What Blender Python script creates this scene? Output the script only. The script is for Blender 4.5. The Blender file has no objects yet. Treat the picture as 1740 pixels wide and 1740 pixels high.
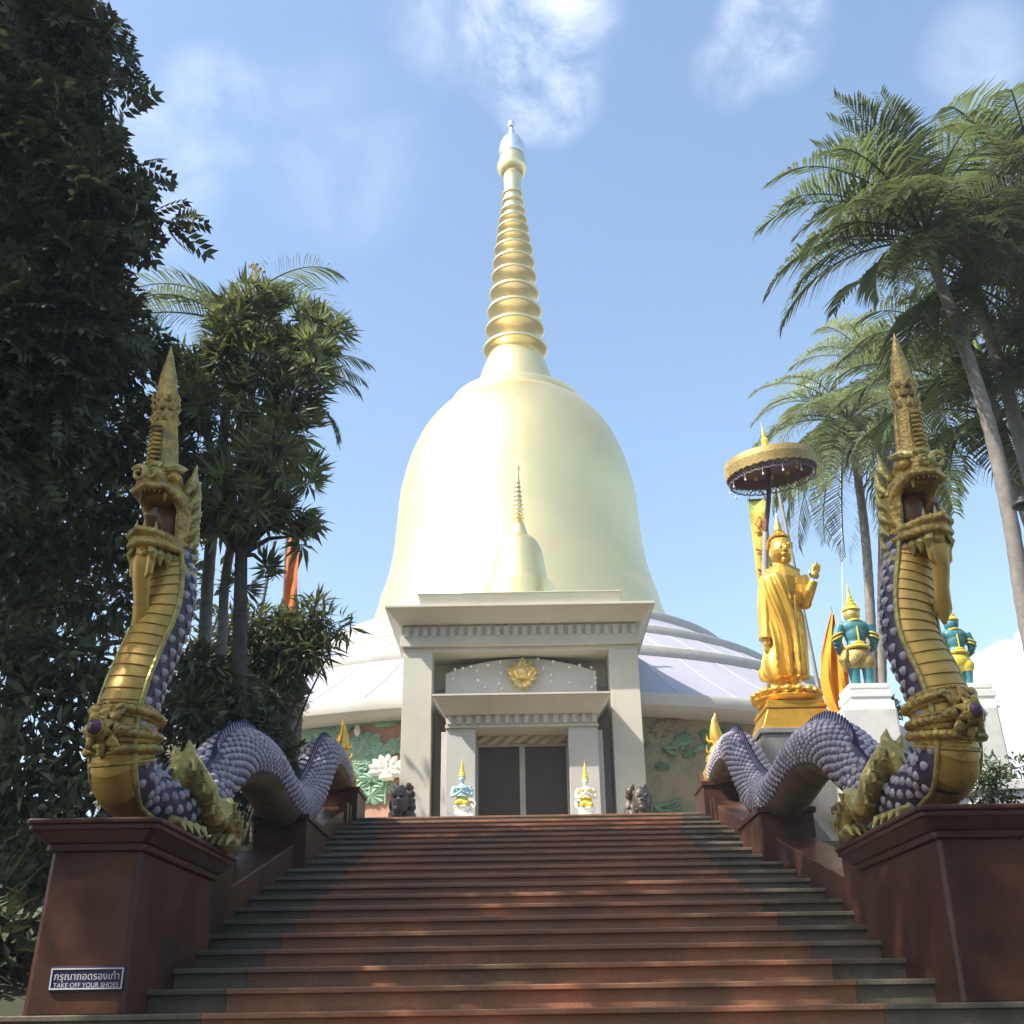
import bpy, math, random
import numpy as np
from mathutils import Vector, Matrix

R = math.radians
random.seed(7)
rng = np.random.default_rng(11)
scene = bpy.context.scene
COL = scene.collection

# ------------------------------------------------------------------ camera
CAM = Vector((-0.1, 0.0, 1.6))
FPX = 1850.0
PITCH, YAW, ROLL = R(24.68), R(0.33), R(-0.83)
RM = (Matrix.Rotation(YAW, 4, 'Z') @ Matrix.Rotation(R(90) + PITCH, 4, 'X') @ Matrix.Rotation(ROLL, 4, 'Z'))
cd = bpy.data.cameras.new('camera')
cam = bpy.data.objects.new('camera', cd)
COL.objects.link(cam)
cd.sensor_width = 36.0
cd.lens = 36.0 * FPX / 1740.0
cd.clip_start = 0.05
cd.clip_end = 4000
cam.matrix_world = Matrix.Translation(CAM) @ RM
scene.camera = cam

# ------------------------------------------------------------------ light, sky, exposure
SUN_DIR = Vector((-0.60, -0.31, 0.76)).normalized()
sun_el = math.asin(SUN_DIR.z)
sun_rot = math.atan2(SUN_DIR.x, SUN_DIR.y)
ld = bpy.data.lights.new('sun', 'SUN')
ld.energy = 4.0
ld.angle = R(0.53)
ld.color = (1.0, 0.945, 0.86)
sun = bpy.data.objects.new('sun', ld)
COL.objects.link(sun)
sun.rotation_euler = (-SUN_DIR).to_track_quat('-Z', 'Y').to_euler()
sun.location = (-20, -10, 40)

scene.view_settings.view_transform = 'Standard'
scene.view_settings.look = 'None'
scene.view_settings.exposure = 1.1
scene.view_settings.gamma = 1.0
scene.view_settings.use_curve_mapping = False


def pixdir(px, py):
    v = Vector(((px - 870) / FPX, (870 - py) / FPX, -1.0))
    return (RM.to_3x3() @ v).normalized()


def W(px, py, Y):
    """point of the place seen at photo pixel px, py whose world distance along +Y is Y"""
    d = pixdir(px, py)
    return CAM + d * ((Y - CAM.y) / d.y)


world = bpy.data.worlds.new('World')
scene.world = world
world.use_nodes = True
wt = world.node_tree
wn, wl = wt.nodes, wt.links
wn.clear()


def nd(tree, typ, **kw):
    n = tree.nodes.new(typ)
    for k, v in kw.items():
        setattr(n, k, v)
    return n


def mth(tree, op, a, b=None, clamp=False):
    n = tree.nodes.new('ShaderNodeMath')
    n.operation = op
    n.use_clamp = clamp
    for i, v in enumerate((a, b)):
        if v is None:
            continue
        if isinstance(v, (int, float)):
            n.inputs[i].default_value = v
        else:
            tree.links.new(v, n.inputs[i])
    return n.outputs[0]


def mrange(tree, val, a, b, c=0.0, d=1.0, smooth=True):
    n = tree.nodes.new('ShaderNodeMapRange')
    n.interpolation_type = 'SMOOTHSTEP' if smooth else 'LINEAR'
    tree.links.new(val, n.inputs['Value'])
    n.inputs['From Min'].default_value = a
    n.inputs['From Max'].default_value = b
    n.inputs['To Min'].default_value = c
    n.inputs['To Max'].default_value = d
    return n.outputs['Result']


sky = nd(wt, 'ShaderNodeTexSky', sky_type='NISHITA')
sky.sun_disc = False
sky.sun_elevation = sun_el
sky.sun_rotation = sun_rot
sky.air_density = 1.0
sky.dust_density = 2.2
sky.ozone_density = 1.4
sky.altitude = 100
wtc = nd(wt, 'ShaderNodeTexCoord')
nz = nd(wt, 'ShaderNodeTexNoise')
nz.inputs['Scale'].default_value = 7.5
nz.inputs['Detail'].default_value = 12
nz.inputs['Roughness'].default_value = 0.62
nz.inputs['Distortion'].default_value = 0.45
wl.new(wtc.outputs['Generated'], nz.inputs['Vector'])
nz2 = nd(wt, 'ShaderNodeTexNoise')
nz2.inputs['Scale'].default_value = 14.0
nz2.inputs['Detail'].default_value = 8
nz2.inputs['Roughness'].default_value = 0.6
wl.new(wtc.outputs['Generated'], nz2.inputs['Vector'])


def cloud_mask(px, py, rad_out, rad_in, stretch=None):
    d = pixdir(px, py)
    n = nd(wt, 'ShaderNodeVectorMath', operation='DOT_PRODUCT')
    wl.new(wtc.outputs['Generated'], n.inputs[0])
    n.inputs[1].default_value = d
    return mrange(wt, n.outputs['Value'], math.cos(R(rad_out)), math.cos(R(rad_in)))


wisp = None
for (px, py, ro, ri, k) in ((905, 40, 4.8, 1.4, 1.0), (930, 150, 3.2, 0.8, 0.95), (250, 290, 4.6, 0.5, 0.42),
                            (370, 190, 3.6, 0.4, 0.28), (1315, 50, 3.2, 0.3, 0.6), (1660, 95, 3.0, 0.5, 0.22),
                            (1240, 120, 2.2, 0.3, 0.4), (560, 260, 6.0, 0.5, 0.14), (760, 40, 3.6, .5, .3)):
    m = mth(wt, 'MULTIPLY', cloud_mask(px, py, ro, ri), k)
    wisp = m if wisp is None else mth(wt, 'MAXIMUM', wisp, m)
wn1 = mrange(wt, nz.outputs['Fac'], 0.32, 0.74)
wisp = mth(wt, 'MULTIPLY', wisp, wn1)
# a cumulus low down behind the hedge
cum = None
for (px, py, ro, ri) in ((1760, 1260, 5.4, 3.6), (1650, 1330, 3.2, 2.0), (1830, 1130, 3.4, 2.4), (1730, 1155, 2.5, 1.2)):
    m = cloud_mask(px, py, ro, ri)
    cum = m if cum is None else mth(wt, 'MAXIMUM', cum, m)
cum0 = mrange(wt, cum, 0.02, 0.3)
cum = mth(wt, 'ADD', cum, mth(wt, 'MULTIPLY', mth(wt, 'SUBTRACT', nz2.outputs['Fac'], 0.5), 2.6))
cum = mth(wt, 'MULTIPLY', mrange(wt, cum, 0.42, 0.70), cum0)
cl = mth(wt, 'MAXIMUM', wisp, cum, clamp=True)
mix = nd(wt, 'ShaderNodeMix', data_type='RGBA')
wl.new(cl, mix.inputs['Factor'])
hs = nd(wt, 'ShaderNodeHueSaturation')
hs.inputs['Saturation'].default_value = 1.04
hs.inputs['Hue'].default_value = 0.493
wl.new(sky.outputs['Color'], hs.inputs['Color'])
wl.new(hs.outputs['Color'], mix.inputs['A'])
mix.inputs['B'].default_value = (5.0, 5.3, 5.8, 1)
bg = nd(wt, 'ShaderNodeBackground')
bg.inputs['Strength'].default_value = 0.15
wl.new(mix.outputs['Result'], bg.inputs['Color'])
wo = nd(wt, 'ShaderNodeOutputWorld')
wl.new(bg.outputs[0], wo.inputs['Surface'])

# ------------------------------------------------------------------ materials
def mat(name, col, rough=0.6, metal=0.0, var=0.15, vscale=3.0, bump=0.0, bscale=30.0, spec=0.5,
        col2=None, c2scale=1.5, c2amt=0.5, coat=0.0, speck=None, trans=0.0, island=0.0, voro=False, rvar=0.0):
    m = bpy.data.materials.new(name)
    m.use_nodes = True
    t = m.node_tree
    b = t.nodes['Principled BSDF']
    tc = nd(t, 'ShaderNodeTexCoord')
    n1 = nd(t, 'ShaderNodeTexNoise')
    n1.inputs['Scale'].default_value = vscale
    n1.inputs['Detail'].default_value = 6
    n1.inputs['Roughness'].default_value = 0.65
    t.links.new(tc.outputs['Object'], n1.inputs['Vector'])
    mx = nd(t, 'ShaderNodeMix', data_type='RGBA')
    t.links.new(mrange(t, n1.outputs['Fac'], 0.3, 0.7), mx.inputs['Factor'])
    mx.inputs['A'].default_value = (*[c * (1 - var) for c in col], 1)
    mx.inputs['B'].default_value = (*[min(1, c * (1 + var)) for c in col], 1)
    out = mx.outputs['Result']
    if col2:
        n2 = nd(t, 'ShaderNodeTexNoise')
        n2.inputs['Scale'].default_value = c2scale
        n2.inputs['Detail'].default_value = 8
        n2.inputs['Roughness'].default_value = 0.7
        t.links.new(tc.outputs['Object'], n2.inputs['Vector'])
        m2 = nd(t, 'ShaderNodeMix', data_type='RGBA')
        t.links.new(mrange(t, n2.outputs['Fac'], 0.62 - c2amt * 0.3, 0.85 - c2amt * 0.25), m2.inputs['Factor'])
        t.links.new(out, m2.inputs['A'])
        m2.inputs['B'].default_value = (*col2, 1)
        out = m2.outputs['Result']
    if speck:
        v = nd(t, 'ShaderNodeTexVoronoi')
        v.inputs['Scale'].default_value = speck[0]
        t.links.new(tc.outputs['Object'], v.inputs['Vector'])
        m3 = nd(t, 'ShaderNodeMix', data_type='RGBA', blend_type='MULTIPLY')
        m3.inputs['Factor'].default_value = speck[1]
        t.links.new(out, m3.inputs['A'])
        bw = nd(t, 'ShaderNodeRGBToBW')
        t.links.new(v.outputs['Color'], bw.inputs[0])
        g = mrange(t, bw.outputs[0], 0.1, 0.9, 0.45, 1.5, smooth=False)
        cc = nd(t, 'ShaderNodeCombineColor')
        for i in range(3):
            t.links.new(g, cc.inputs[i])
        t.links.new(cc.outputs[0], m3.inputs['B'])
        out = m3.outputs['Result']
    if island:
        ge = nd(t, 'ShaderNodeNewGeometry')
        h = nd(t, 'ShaderNodeHueSaturation')
        t.links.new(mrange(t, ge.outputs['Random Per Island'], 0, 1, 1 - island, 1 + island, smooth=False), h.inputs['Value'])
        t.links.new(mrange(t, ge.outputs['Random Per Island'], 0, 1, 0.485, 0.515, smooth=False), h.inputs['Hue'])
        t.links.new(out, h.inputs['Color'])
        out = h.outputs['Color']
    t.links.new(out, b.inputs['Base Color'])
    b.inputs['Roughness'].default_value = rough
    if rvar:
        t.links.new(mrange(t, n1.outputs['Fac'], 0.25, 0.75, rough - rvar, rough + rvar), b.inputs['Roughness'])
    b.inputs['Metallic'].default_value = metal
    b.inputs['Specular IOR Level'].default_value = spec
    if coat:
        b.inputs['Coat Weight'].default_value = coat
        b.inputs['Coat Roughness'].default_value = 0.08
    if bump:
        if voro:
            n3 = nd(t, 'ShaderNodeTexVoronoi')
            o3 = n3.outputs['Distance']
        else:
            n3 = nd(t, 'ShaderNodeTexNoise')
            n3.inputs['Detail'].default_value = 6
            o3 = n3.outputs['Fac']
        n3.inputs['Scale'].default_value = bscale
        t.links.new(tc.outputs['Object'], n3.inputs['Vector'])
        bp = nd(t, 'ShaderNodeBump')
        bp.inputs['Strength'].default_value = bump
        bp.inputs['Distance'].default_value = 0.02
        t.links.new(o3, bp.inputs['Height'])
        t.links.new(bp.outputs[0], b.inputs['Normal'])
    if trans:
        o = t.nodes['Material Output']
        tl = nd(t, 'ShaderNodeBsdfTranslucent')
        h2 = nd(t, 'ShaderNodeHueSaturation')
        h2.inputs['Hue'].default_value = 0.47
        h2.inputs['Saturation'].default_value = 1.15
        h2.inputs['Value'].default_value = 1.9
        t.links.new(out, h2.inputs['Color'])
        t.links.new(h2.outputs[0], tl.inputs['Color'])
        ms = nd(t, 'ShaderNodeMixShader')
        ms.inputs[0].default_value = trans
        t.links.new(b.outputs[0], ms.inputs[1])
        t.links.new(tl.outputs[0], ms.inputs[2])
        t.links.new(ms.outputs[0], o.inputs['Surface'])
    return m


M = {}
M['red_granite'] = mat('red_granite', (0.066, 0.026, 0.016), 0.36, var=0.35, vscale=1.6, col2=(0.12, 0.05, 0.022), c2scale=0.9, c2amt=0.6, speck=(220, 0.35), rvar=0.08, spec=0.32)  # second colour: stain-like blotches that paint in reddish reflections
M['step_red'] = mat('step_red_granite', (0.34, 0.148, 0.076), 0.42, var=0.28, vscale=1.3, col2=(0.20, 0.12, 0.068), c2scale=1.1, c2amt=0.8, speck=(160, 0.4), rvar=0.1, bump=0.12, bscale=40)
M['step_green'] = mat('step_green_granite', (0.13, 0.112, 0.078), 0.42, var=0.3, vscale=1.6, col2=(0.16, 0.145, 0.105), c2scale=2.5, speck=(160, 0.4), rvar=0.1, bump=0.1, bscale=40)
M['grey_granite'] = mat('grey_granite', (0.24, 0.225, 0.205), 0.35, var=0.12, vscale=4, speck=(130, 0.55))
M['marble'] = mat('white_marble', (0.68, 0.66, 0.61), 0.4, var=0.08, vscale=3, col2=(0.40, 0.39, 0.36), c2scale=1.7, c2amt=0.45)
M['terrace'] = mat('terrace_stone', (0.30, 0.245, 0.19), 0.5, var=0.2, vscale=2)
M['soil'] = mat('soil', (0.05, 0.043, 0.028), 0.95, var=0.4, vscale=1.2, col2=(0.035, 0.048, 0.018), c2scale=0.5, c2amt=0.8, bump=0.6, bscale=6)
M['plaster'] = mat('beige_plaster', (0.54, 0.515, 0.41), 0.7, var=0.05, vscale=1.2, col2=(0.46, 0.425, 0.34), c2scale=0.9, c2amt=0.35, bump=0.05, bscale=60)
M['plaster_cool'] = mat('grey_beige_plaster', (0.50, 0.485, 0.43), 0.7, var=0.05, vscale=1.0, col2=(0.42, 0.41, 0.36), c2scale=1.1, c2amt=0.35, bump=0.05, bscale=60)
M['white_wall'] = mat('white_plaster', (0.72, 0.70, 0.65), 0.75, var=0.06, vscale=2, col2=(0.5, 0.48, 0.42), c2scale=1.5, c2amt=0.3)
M['roof'] = mat('roof_sheet', (0.36, 0.36, 0.405), 0.42, var=0.06, vscale=0.7, col2=(0.37, 0.36, 0.42), c2scale=0.5, c2amt=0.5, spec=0.5)
M['roof_rib'] = mat('roof_rib', (0.40, 0.385, 0.34), 0.6, var=0.08)
M['stupa_gold'] = mat('stupa_pale_gold', (1.0, 0.79, 0.38), 0.36, metal=0.86, var=0.03, vscale=0.6, rvar=0.03)
M['spire_gold'] = mat('spire_gold', (0.90, 0.75, 0.38), 0.32, metal=0.93, var=0.04)
M['silver'] = mat('silver', (0.82, 0.83, 0.85), 0.28, metal=0.9, var=0.03)
M['hall_shade'] = mat('painted_hall_shade', (0.05, 0.045, 0.038), 0.8)
M['door_glass'] = mat('dark_glass', (0.055, 0.042, 0.028), 0.35, var=0.1, spec=0.25)
M['door_frame'] = mat('door_frame', (0.42, 0.40, 0.33), 0.5)
M['drape'] = mat('beige_drape', (0.42, 0.39, 0.27), 0.85, var=0.1)
M['terracotta'] = mat('terracotta_relief', (0.44, 0.25, 0.17), 0.8, var=0.12, vscale=2.2, bump=0.25, bscale=22)
M['relief_olive'] = mat('olive_relief', (0.25, 0.24, 0.13), 0.8, var=0.3, vscale=2.0, col2=(0.30, 0.19, 0.12), c2scale=1.0, c2amt=0.5, bump=0.9, bscale=7)
M['leaf_relief'] = mat('green_relief', (0.25, 0.40, 0.28), 0.75, var=0.16, vscale=4)
M['leaf_relief_dark'] = mat('dark_green_relief', (0.15, 0.24, 0.13), 0.75, var=0.2, vscale=4)
M['lotus_white'] = mat('lotus_white', (0.75, 0.72, 0.66), 0.7, var=0.06)
M['bead'] = mat('white_bead', (0.85, 0.84, 0.78), 0.4)
M['emblem_gold'] = mat('emblem_gold', (0.72, 0.55, 0.20), 0.38, metal=0.55, var=0.12, vscale=8)
M['naga_gold'] = mat('naga_gold', (0.46, 0.32, 0.075), 0.42, metal=0.35, var=0.3, vscale=7, col2=(0.17, 0.115, 0.04), c2scale=6, c2amt=0.6, bump=0.4, bscale=34, voro=True)
M['belly_gold'] = mat('belly_gold', (0.52, 0.33, 0.065), 0.40, metal=0.35, var=0.25, vscale=4, col2=(0.33, 0.20, 0.05), c2scale=4, c2amt=0.5, bump=0.12, bscale=25)
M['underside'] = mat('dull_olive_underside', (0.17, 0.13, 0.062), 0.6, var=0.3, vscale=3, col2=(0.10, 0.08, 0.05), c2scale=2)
M['green_gold'] = mat('green_gold', (0.47, 0.40, 0.12), 0.42, metal=0.3, var=0.3, vscale=6, col2=(0.20, 0.17, 0.06), c2scale=6, c2amt=0.6, bump=0.4, bscale=28, voro=True)
M['naga_skin'] = mat('naga_purple_skin', (0.05, 0.036, 0.07), 0.5, var=0.25, vscale=6)
M['naga_scale'] = mat('naga_scale', (0.37, 0.34, 0.38), 0.45, var=0.3, vscale=8)
M['ridge_blue'] = mat('ridge_blue', (0.035, 0.035, 0.13), 0.5)
M['mouth_red'] = mat('mouth_red', (0.15, 0.075, 0.03), 0.5, var=0.2)
M['tooth'] = mat('tooth_cream', (0.46, 0.37, 0.15), 0.5)
M['gem'] = mat('purple_gem', (0.10, 0.045, 0.09), 0.2)
M['bud_gold'] = mat('bright_gold', (0.80, 0.50, 0.09), 0.30, metal=0.75, var=0.08, vscale=6)
M['robe_gold'] = mat('robe_gold', (0.70, 0.41, 0.06), 0.32, metal=0.7, var=0.12, vscale=5)
M['teal'] = mat('teal_paint', (0.055, 0.22, 0.25), 0.45, var=0.12, vscale=6)
M['pale_teal'] = mat('pale_teal_paint', (0.42, 0.66, 0.70), 0.5, var=0.1)
M['yellow'] = mat('yellow_gold_paint', (0.82, 0.62, 0.08), 0.4, metal=0.15, var=0.15, vscale=10)
M['white_paint'] = mat('white_paint', (0.8, 0.79, 0.75), 0.5, var=0.04)
M['bronze'] = mat('dark_bronze', (0.075, 0.06, 0.042), 0.45, metal=0.2, var=0.35, vscale=12, bump=0.5, bscale=26)
M['maroon'] = mat('maroon', (0.10, 0.025, 0.035), 0.6, var=0.15)
M['gold_cloth'] = mat('gold_brocade', (0.38, 0.27, 0.085), 0.45, metal=0.35, var=0.35, vscale=40, bump=0.5, bscale=60)
M['lace'] = mat('dark_lace', (0.16, 0.14, 0.17), 0.8)
M['orange_cloth'] = mat('orange_cloth', (0.80, 0.36, 0.02), 0.8, var=0.1, trans=0.15)
M['rust_cloth'] = mat('rust_orange_cloth', (0.62, 0.20, 0.055), 0.85, var=0.15, col2=(0.55, 0.30, 0.14), c2scale=5, trans=0.2)
M['lime_cloth'] = mat('lime_yellow_cloth', (0.66, 0.62, 0.12), 0.8, var=0.12, trans=0.25)
M['turq_cloth'] = mat('pale_green_cloth', (0.62, 0.72, 0.24), 0.8, trans=0.25)
M['pole_grey'] = mat('grey_pole', (0.30, 0.30, 0.29), 0.5)
M['pole_dark'] = mat('dark_pole', (0.10, 0.13, 0.12), 0.5)
M['sign_blue'] = mat('sign_navy', (0.012, 0.012, 0.055), 0.4, var=0.05)
M['sign_white'] = mat('sign_white', (0.62, 0.60, 0.62), 0.5, var=0.05)
M['bark'] = mat('bark', (0.075, 0.062, 0.05), 0.9, var=0.3, vscale=9, bump=0.6, bscale=18)
M['palm_bark'] = mat('palm_bark', (0.21, 0.19, 0.165), 0.85, var=0.2, vscale=6, col2=(0.13, 0.12, 0.10), c2scale=4, bump=0.35, bscale=14)
M['leaf_dark'] = mat('leaf_dark', (0.075, 0.092, 0.045), 0.6, spec=0.25, var=0.3, vscale=1.2, island=0.45, trans=0.12)
M['leaf_mid'] = mat('leaf_mid', (0.10, 0.125, 0.05), 0.55, spec=0.3, var=0.3, vscale=1.2, island=0.45, trans=0.25)
M['leaf_plum'] = mat('leaf_plumeria', (0.12, 0.15, 0.06), 0.5, var=0.3, vscale=1.2, island=0.45, trans=0.3, spec=0.35)
M['leaf_light'] = mat('leaf_light', (0.12, 0.17, 0.04), 0.5, var=0.25, vscale=1.5, island=0.4, trans=0.3)
M['palm_leaf'] = mat('palm_leaf', (0.085, 0.118, 0.05), 0.42, var=0.25, vscale=1.5, island=0.35, trans=0.38)
M['palm_pale'] = mat('palm_leaf_pale', (0.14, 0.18, 0.085), 0.42, var=0.25, vscale=1.5, island=0.3, trans=0.4)
M['palm_dry'] = mat('palm_leaf_dry', (0.20, 0.125, 0.05), 0.7, var=0.3, vscale=2, island=0.3, trans=0.2)
M['hedge'] = mat('hedge_leaf', (0.055, 0.085, 0.03), 0.6, var=0.3, island=0.4, trans=0.15)
M['flower_dry'] = mat('flower_stalk', (0.42, 0.34, 0.24), 0.8, var=0.2)
M['black_metal'] = mat('black_metal', (0.03, 0.03, 0.03), 0.5)

# ------------------------------------------------------------------ mesh helpers
ORG = {}


def cross_frame(t, up=Vector((0, 0, 1))):
    t = t.normalized()
    if abs(t.dot(up)) > 0.98:
        up = Vector((0, 1, 0))
    x = t.cross(up).normalized()
    y = x.cross(t).normalized()
    return x, y


class MB:
    def __init__(self):
        self.v, self.f, self.m = [], [], []

    def add(self, verts, faces, mi=0):
        o = len(self.v)
        self.v.extend(Vector(p) for p in verts)
        self.f.extend(tuple(i + o for i in f) for f in faces)
        self.m.extend([mi] * len(faces))
        return self

    def hexa(self, lo, hi, mi=0):
        """lo / hi: (x0,x1,y0,y1,z)"""
        vs = []
        for (x0, x1, y0, y1, z) in (lo, hi):
            vs += [(x0, y0, z), (x1, y0, z), (x1, y1, z), (x0, y1, z)]
        return self.add(vs, [(3, 2, 1, 0), (4, 5, 6, 7), (0, 1, 5, 4), (1, 2, 6, 5), (2, 3, 7, 6), (3, 0, 4, 7)], mi)

    def box(self, x0, x1, y0, y1, z0, z1, mi=0):
        return self.hexa((x0, x1, y0, y1, z0), (x0, x1, y0, y1, z1), mi)

    def prism(self, poly, z0, z1, mi=0, poly1=None):
        n = len(poly)
        poly1 = poly1 or poly
        vs = [(p[0], p[1], z0) for p in poly] + [(p[0], p[1], z1) for p in poly1]
        fs = [tuple(range(n - 1, -1, -1)), tuple(range(n, 2 * n))]
        fs += [(i, (i + 1) % n, n + (i + 1) % n, n + i) for i in range(n)]
        return self.add(vs, fs, mi)

    def slab(self, poly, axis_pts, mi=0):
        """poly: list of 3D points; axis_pts: offset vector (extrusion)"""
        n = len(poly)
        off = Vector(axis_pts)
        vs = [Vector(p) for p in poly] + [Vector(p) + off for p in poly]
        fs = [tuple(range(n - 1, -1, -1)), tuple(range(n, 2 * n))]
        fs += [(i, (i + 1) % n, n + (i + 1) % n, n + i) for i in range(n)]
        return self.add(vs, fs, mi)

    def tube(self, pts, rad, n=10, mi=0, flat=1.0, up=Vector((0, 0, 1)), caps=True):
        pts = [Vector(p) for p in pts]
        if isinstance(rad, (int, float)):
            rad = [rad] * len(pts)
        vs, fs = [], []
        x = None
        for i, p in enumerate(pts):
            t = (pts[min(i + 1, len(pts) - 1)] - pts[max(i - 1, 0)])
            t = t.normalized() if t.length > 1e-9 else Vector((0, 0, 1))
            if x is None:
                x, y = cross_frame(t, up)
            else:
                x = (x - t * x.dot(t)).normalized()
                y = x.cross(t).normalized()
            for k in range(n):
                a = 2 * math.pi * k / n
                vs.append(p + x * math.cos(a) * rad[i] + y * math.sin(a) * rad[i] * flat)
        for i in range(len(pts) - 1):
            for k in range(n):
                fs.append((i * n + k, i * n + (k + 1) % n, (i + 1) * n + (k + 1) % n, (i + 1) * n + k))
        if caps:
            fs.append(tuple(range(n - 1, -1, -1)))
            fs.append(tuple((len(pts) - 1) * n + k for k in range(n)))
        return self.add(vs, fs, mi)

    def lathe(self, prof, c=(0, 0), n=48, mi=0, z0=0.0, axis=None):
        """prof: list of (r, z)"""
        vs, fs = [], []
        for (r, z) in prof:
            r = max(r, 1e-4)
            for k in range(n):
                a = 2 * math.pi * k / n
                vs.append(Vector((c[0] + r * math.cos(a), c[1] + r * math.sin(a), z + z0)))
        for i in range(len(prof) - 1):
            for k in range(n):
                fs.append((i * n + k, i * n + (k + 1) % n, (i + 1) * n + (k + 1) % n, (i + 1) * n + k))
        fs.append(tuple(range(n - 1, -1, -1)))
        fs.append(tuple((len(prof) - 1) * n + k for k in range(n)))
        return self.add(vs, fs, mi)

    def ell(self, c, r, mi=0, n=16, m=10, rot=None):
        c = Vector(c)
        if isinstance(r, (int, float)):
            r = (r, r, r)
        vs, fs = [], []
        for i in range(m + 1):
            ph = math.pi * i / m
            sr, cz = max(math.sin(ph), 1e-3), math.cos(ph)
            for k in range(n):
                a = 2 * math.pi * k / n
                p = Vector((r[0] * sr * math.cos(a), r[1] * sr * math.sin(a), r[2] * cz))
                if rot is not None:
                    p = rot @ p
                vs.append(c + p)
        for i in range(m):
            for k in range(n):
                fs.append((i * n + k, (i + 1) * n + k, (i + 1) * n + (k + 1) % n, i * n + (k + 1) % n))
        return self.add(vs, fs, mi)

    def xform(self, mtx):
        self.v = [mtx @ p for p in self.v]
        return self

    def build(self, name, mats, parent=None, smooth=True, ang=40, bevel=0.0, remesh=0.0, smooth_it=0):
        me = bpy.data.meshes.new(name)
        off = ORG[parent.name] if parent is not None else Vector((0, 0, 0))
        me.from_pydata([tuple(p - off) for p in self.v], [], self.f)
        if not isinstance(mats, (list, tuple)):
            mats = [mats]
        for m in mats:
            me.materials.append(m)
        if len(mats) > 1:
            me.polygons.foreach_set('material_index', self.m)
        if smooth:
            me.polygons.foreach_set('use_smooth', [True] * len(me.polygons))
            if not remesh:
                me.set_sharp_from_angle(angle=R(ang))
        me.update()
        o = bpy.data.objects.new(name, me)
        COL.objects.link(o)
        ORG[o.name] = off
        if parent is not None:
            o.parent = parent
        if remesh:
            md = o.modifiers.new('remesh', 'REMESH')
            md.mode = 'VOXEL'
            md.voxel_size = remesh
            md.use_smooth_shade = True
            if smooth_it:
                s = o.modifiers.new('smooth', 'SMOOTH')
                s.iterations = smooth_it
                s.factor = 0.5
        if bevel:
            md = o.modifiers.new('bevel', 'BEVEL')
            md.width = bevel
            md.segments = 2
            md.limit_method = 'ANGLE'
            md.angle_limit = R(40)
        return o


def mesh_np(name, V, F, material, parent=None, smooth=False):
    me = bpy.data.meshes.new(name)
    off = ORG[parent.name] if parent is not None else Vector((0, 0, 0))
    V = np.asarray(V, dtype=np.float32) - np.array(off, dtype=np.float32)
    F = np.asarray(F, dtype=np.int32)
    k = F.shape[1]
    me.vertices.add(len(V))
    me.vertices.foreach_set('co', V.ravel())
    me.loops.add(F.size)
    me.loops.foreach_set('vertex_index', F.ravel())
    me.polygons.add(len(F))
    me.polygons.foreach_set('loop_start', np.arange(0, F.size, k, dtype=np.int32))
    me.update(calc_edges=True)
    me.validate()
    me.materials.append(material)
    if smooth:
        me.polygons.foreach_set('use_smooth', [True] * len(me.polygons))
    o = bpy.data.objects.new(name, me)
    COL.objects.link(o)
    ORG[o.name] = off
    if parent is not None:
        o.parent = parent
    return o


def thing(name, label, cat, loc=(0, 0, 0), group=None):
    o = bpy.data.objects.new(name, None)
    COL.objects.link(o)
    o.empty_display_size = 0.2
    o.location = loc
    ORG[o.name] = Vector(loc)
    o['label'] = label
    o['category'] = cat
    if group:
        o['group'] = group
    return o


def tag(o, label, cat, group=None):
    o['label'] = label
    o['category'] = cat
    if group:
        o['group'] = group
    return o


def struct(o):
    o['kind'] = 'structure'
    return o


def catmull(pts, step=0.05):
    P = [Vector(p) for p in pts]
    P = [P[0] * 2 - P[1]] + P + [P[-1] * 2 - P[-2]]
    out = []
    for i in range(1, len(P) - 2):
        p0, p1, p2, p3 = P[i - 1:i + 3]
        n = max(2, int((p2 - p1).length / step))
        for k in range(n):
            t = k / n
            out.append(0.5 * ((2 * p1) + (p2 - p0) * t + (2 * p0 - 5 * p1 + 4 * p2 - p3) * t * t + (3 * p1 - p0 - 3 * p2 + p3) * t ** 3))
    out.append(P[-2])
    return out


def lerp(a, b, t):
    return a + (b - a) * t


# ------------------------------------------------------------------ ground, stairs, terrace
RISE, TREAD, Y0, Z0 = 0.15, 0.55, 7.43, 1.62
KLO, KHI = -10, 19


def step_y(k):
    return Y0 + TREAD * k


def step_z(k):
    return Z0 + RISE * k


ZT = step_z(KHI)          # terrace level
YT = step_y(KHI)          # top edge


def gz(x, y):
    if y < 1.6:
        return 0.0
    t = min(max((y - 1.6) / (YT - 1.6), 0), 1)
    z = ZT * t
    if abs(x) < 3.25:
        z -= 0.5
    else:
        z -= 0.12
        z += 0.15 * math.sin(x * 1.3) * math.sin(y * 0.9) * min(1, (abs(x) - 3.25))
    if y > YT - 0.6:
        z = ZT - 0.12
    return z


g = MB()
xs = sorted(set([-150, -60, -30, -18] + [-12 + i * 0.75 for i in range(33)] + [-3.3, -3.2, 3.2, 3.3] + [18, 30, 60, 150]))
ys = sorted(set([-100, -60, -25, -10, -4, 0, 1.5, 1.6] + [2.4 + 0.8 * i for i in range(20)] + [17.2, 17.4, YT, 22, 30, 45, 70, 110, 150]))
for y in ys:
    for x in xs:
        g.v.append(Vector((x, y, gz(x, y))))
nx = len(xs)
for j in range(len(ys) - 1):
    for i in range(nx - 1):
        g.f.append((j * nx + i, j * nx + i + 1, (j + 1) * nx + i + 1, (j + 1) * nx + i))
        g.m.append(0)
struct(g.build('ground', M['soil'], ang=60))

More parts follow.
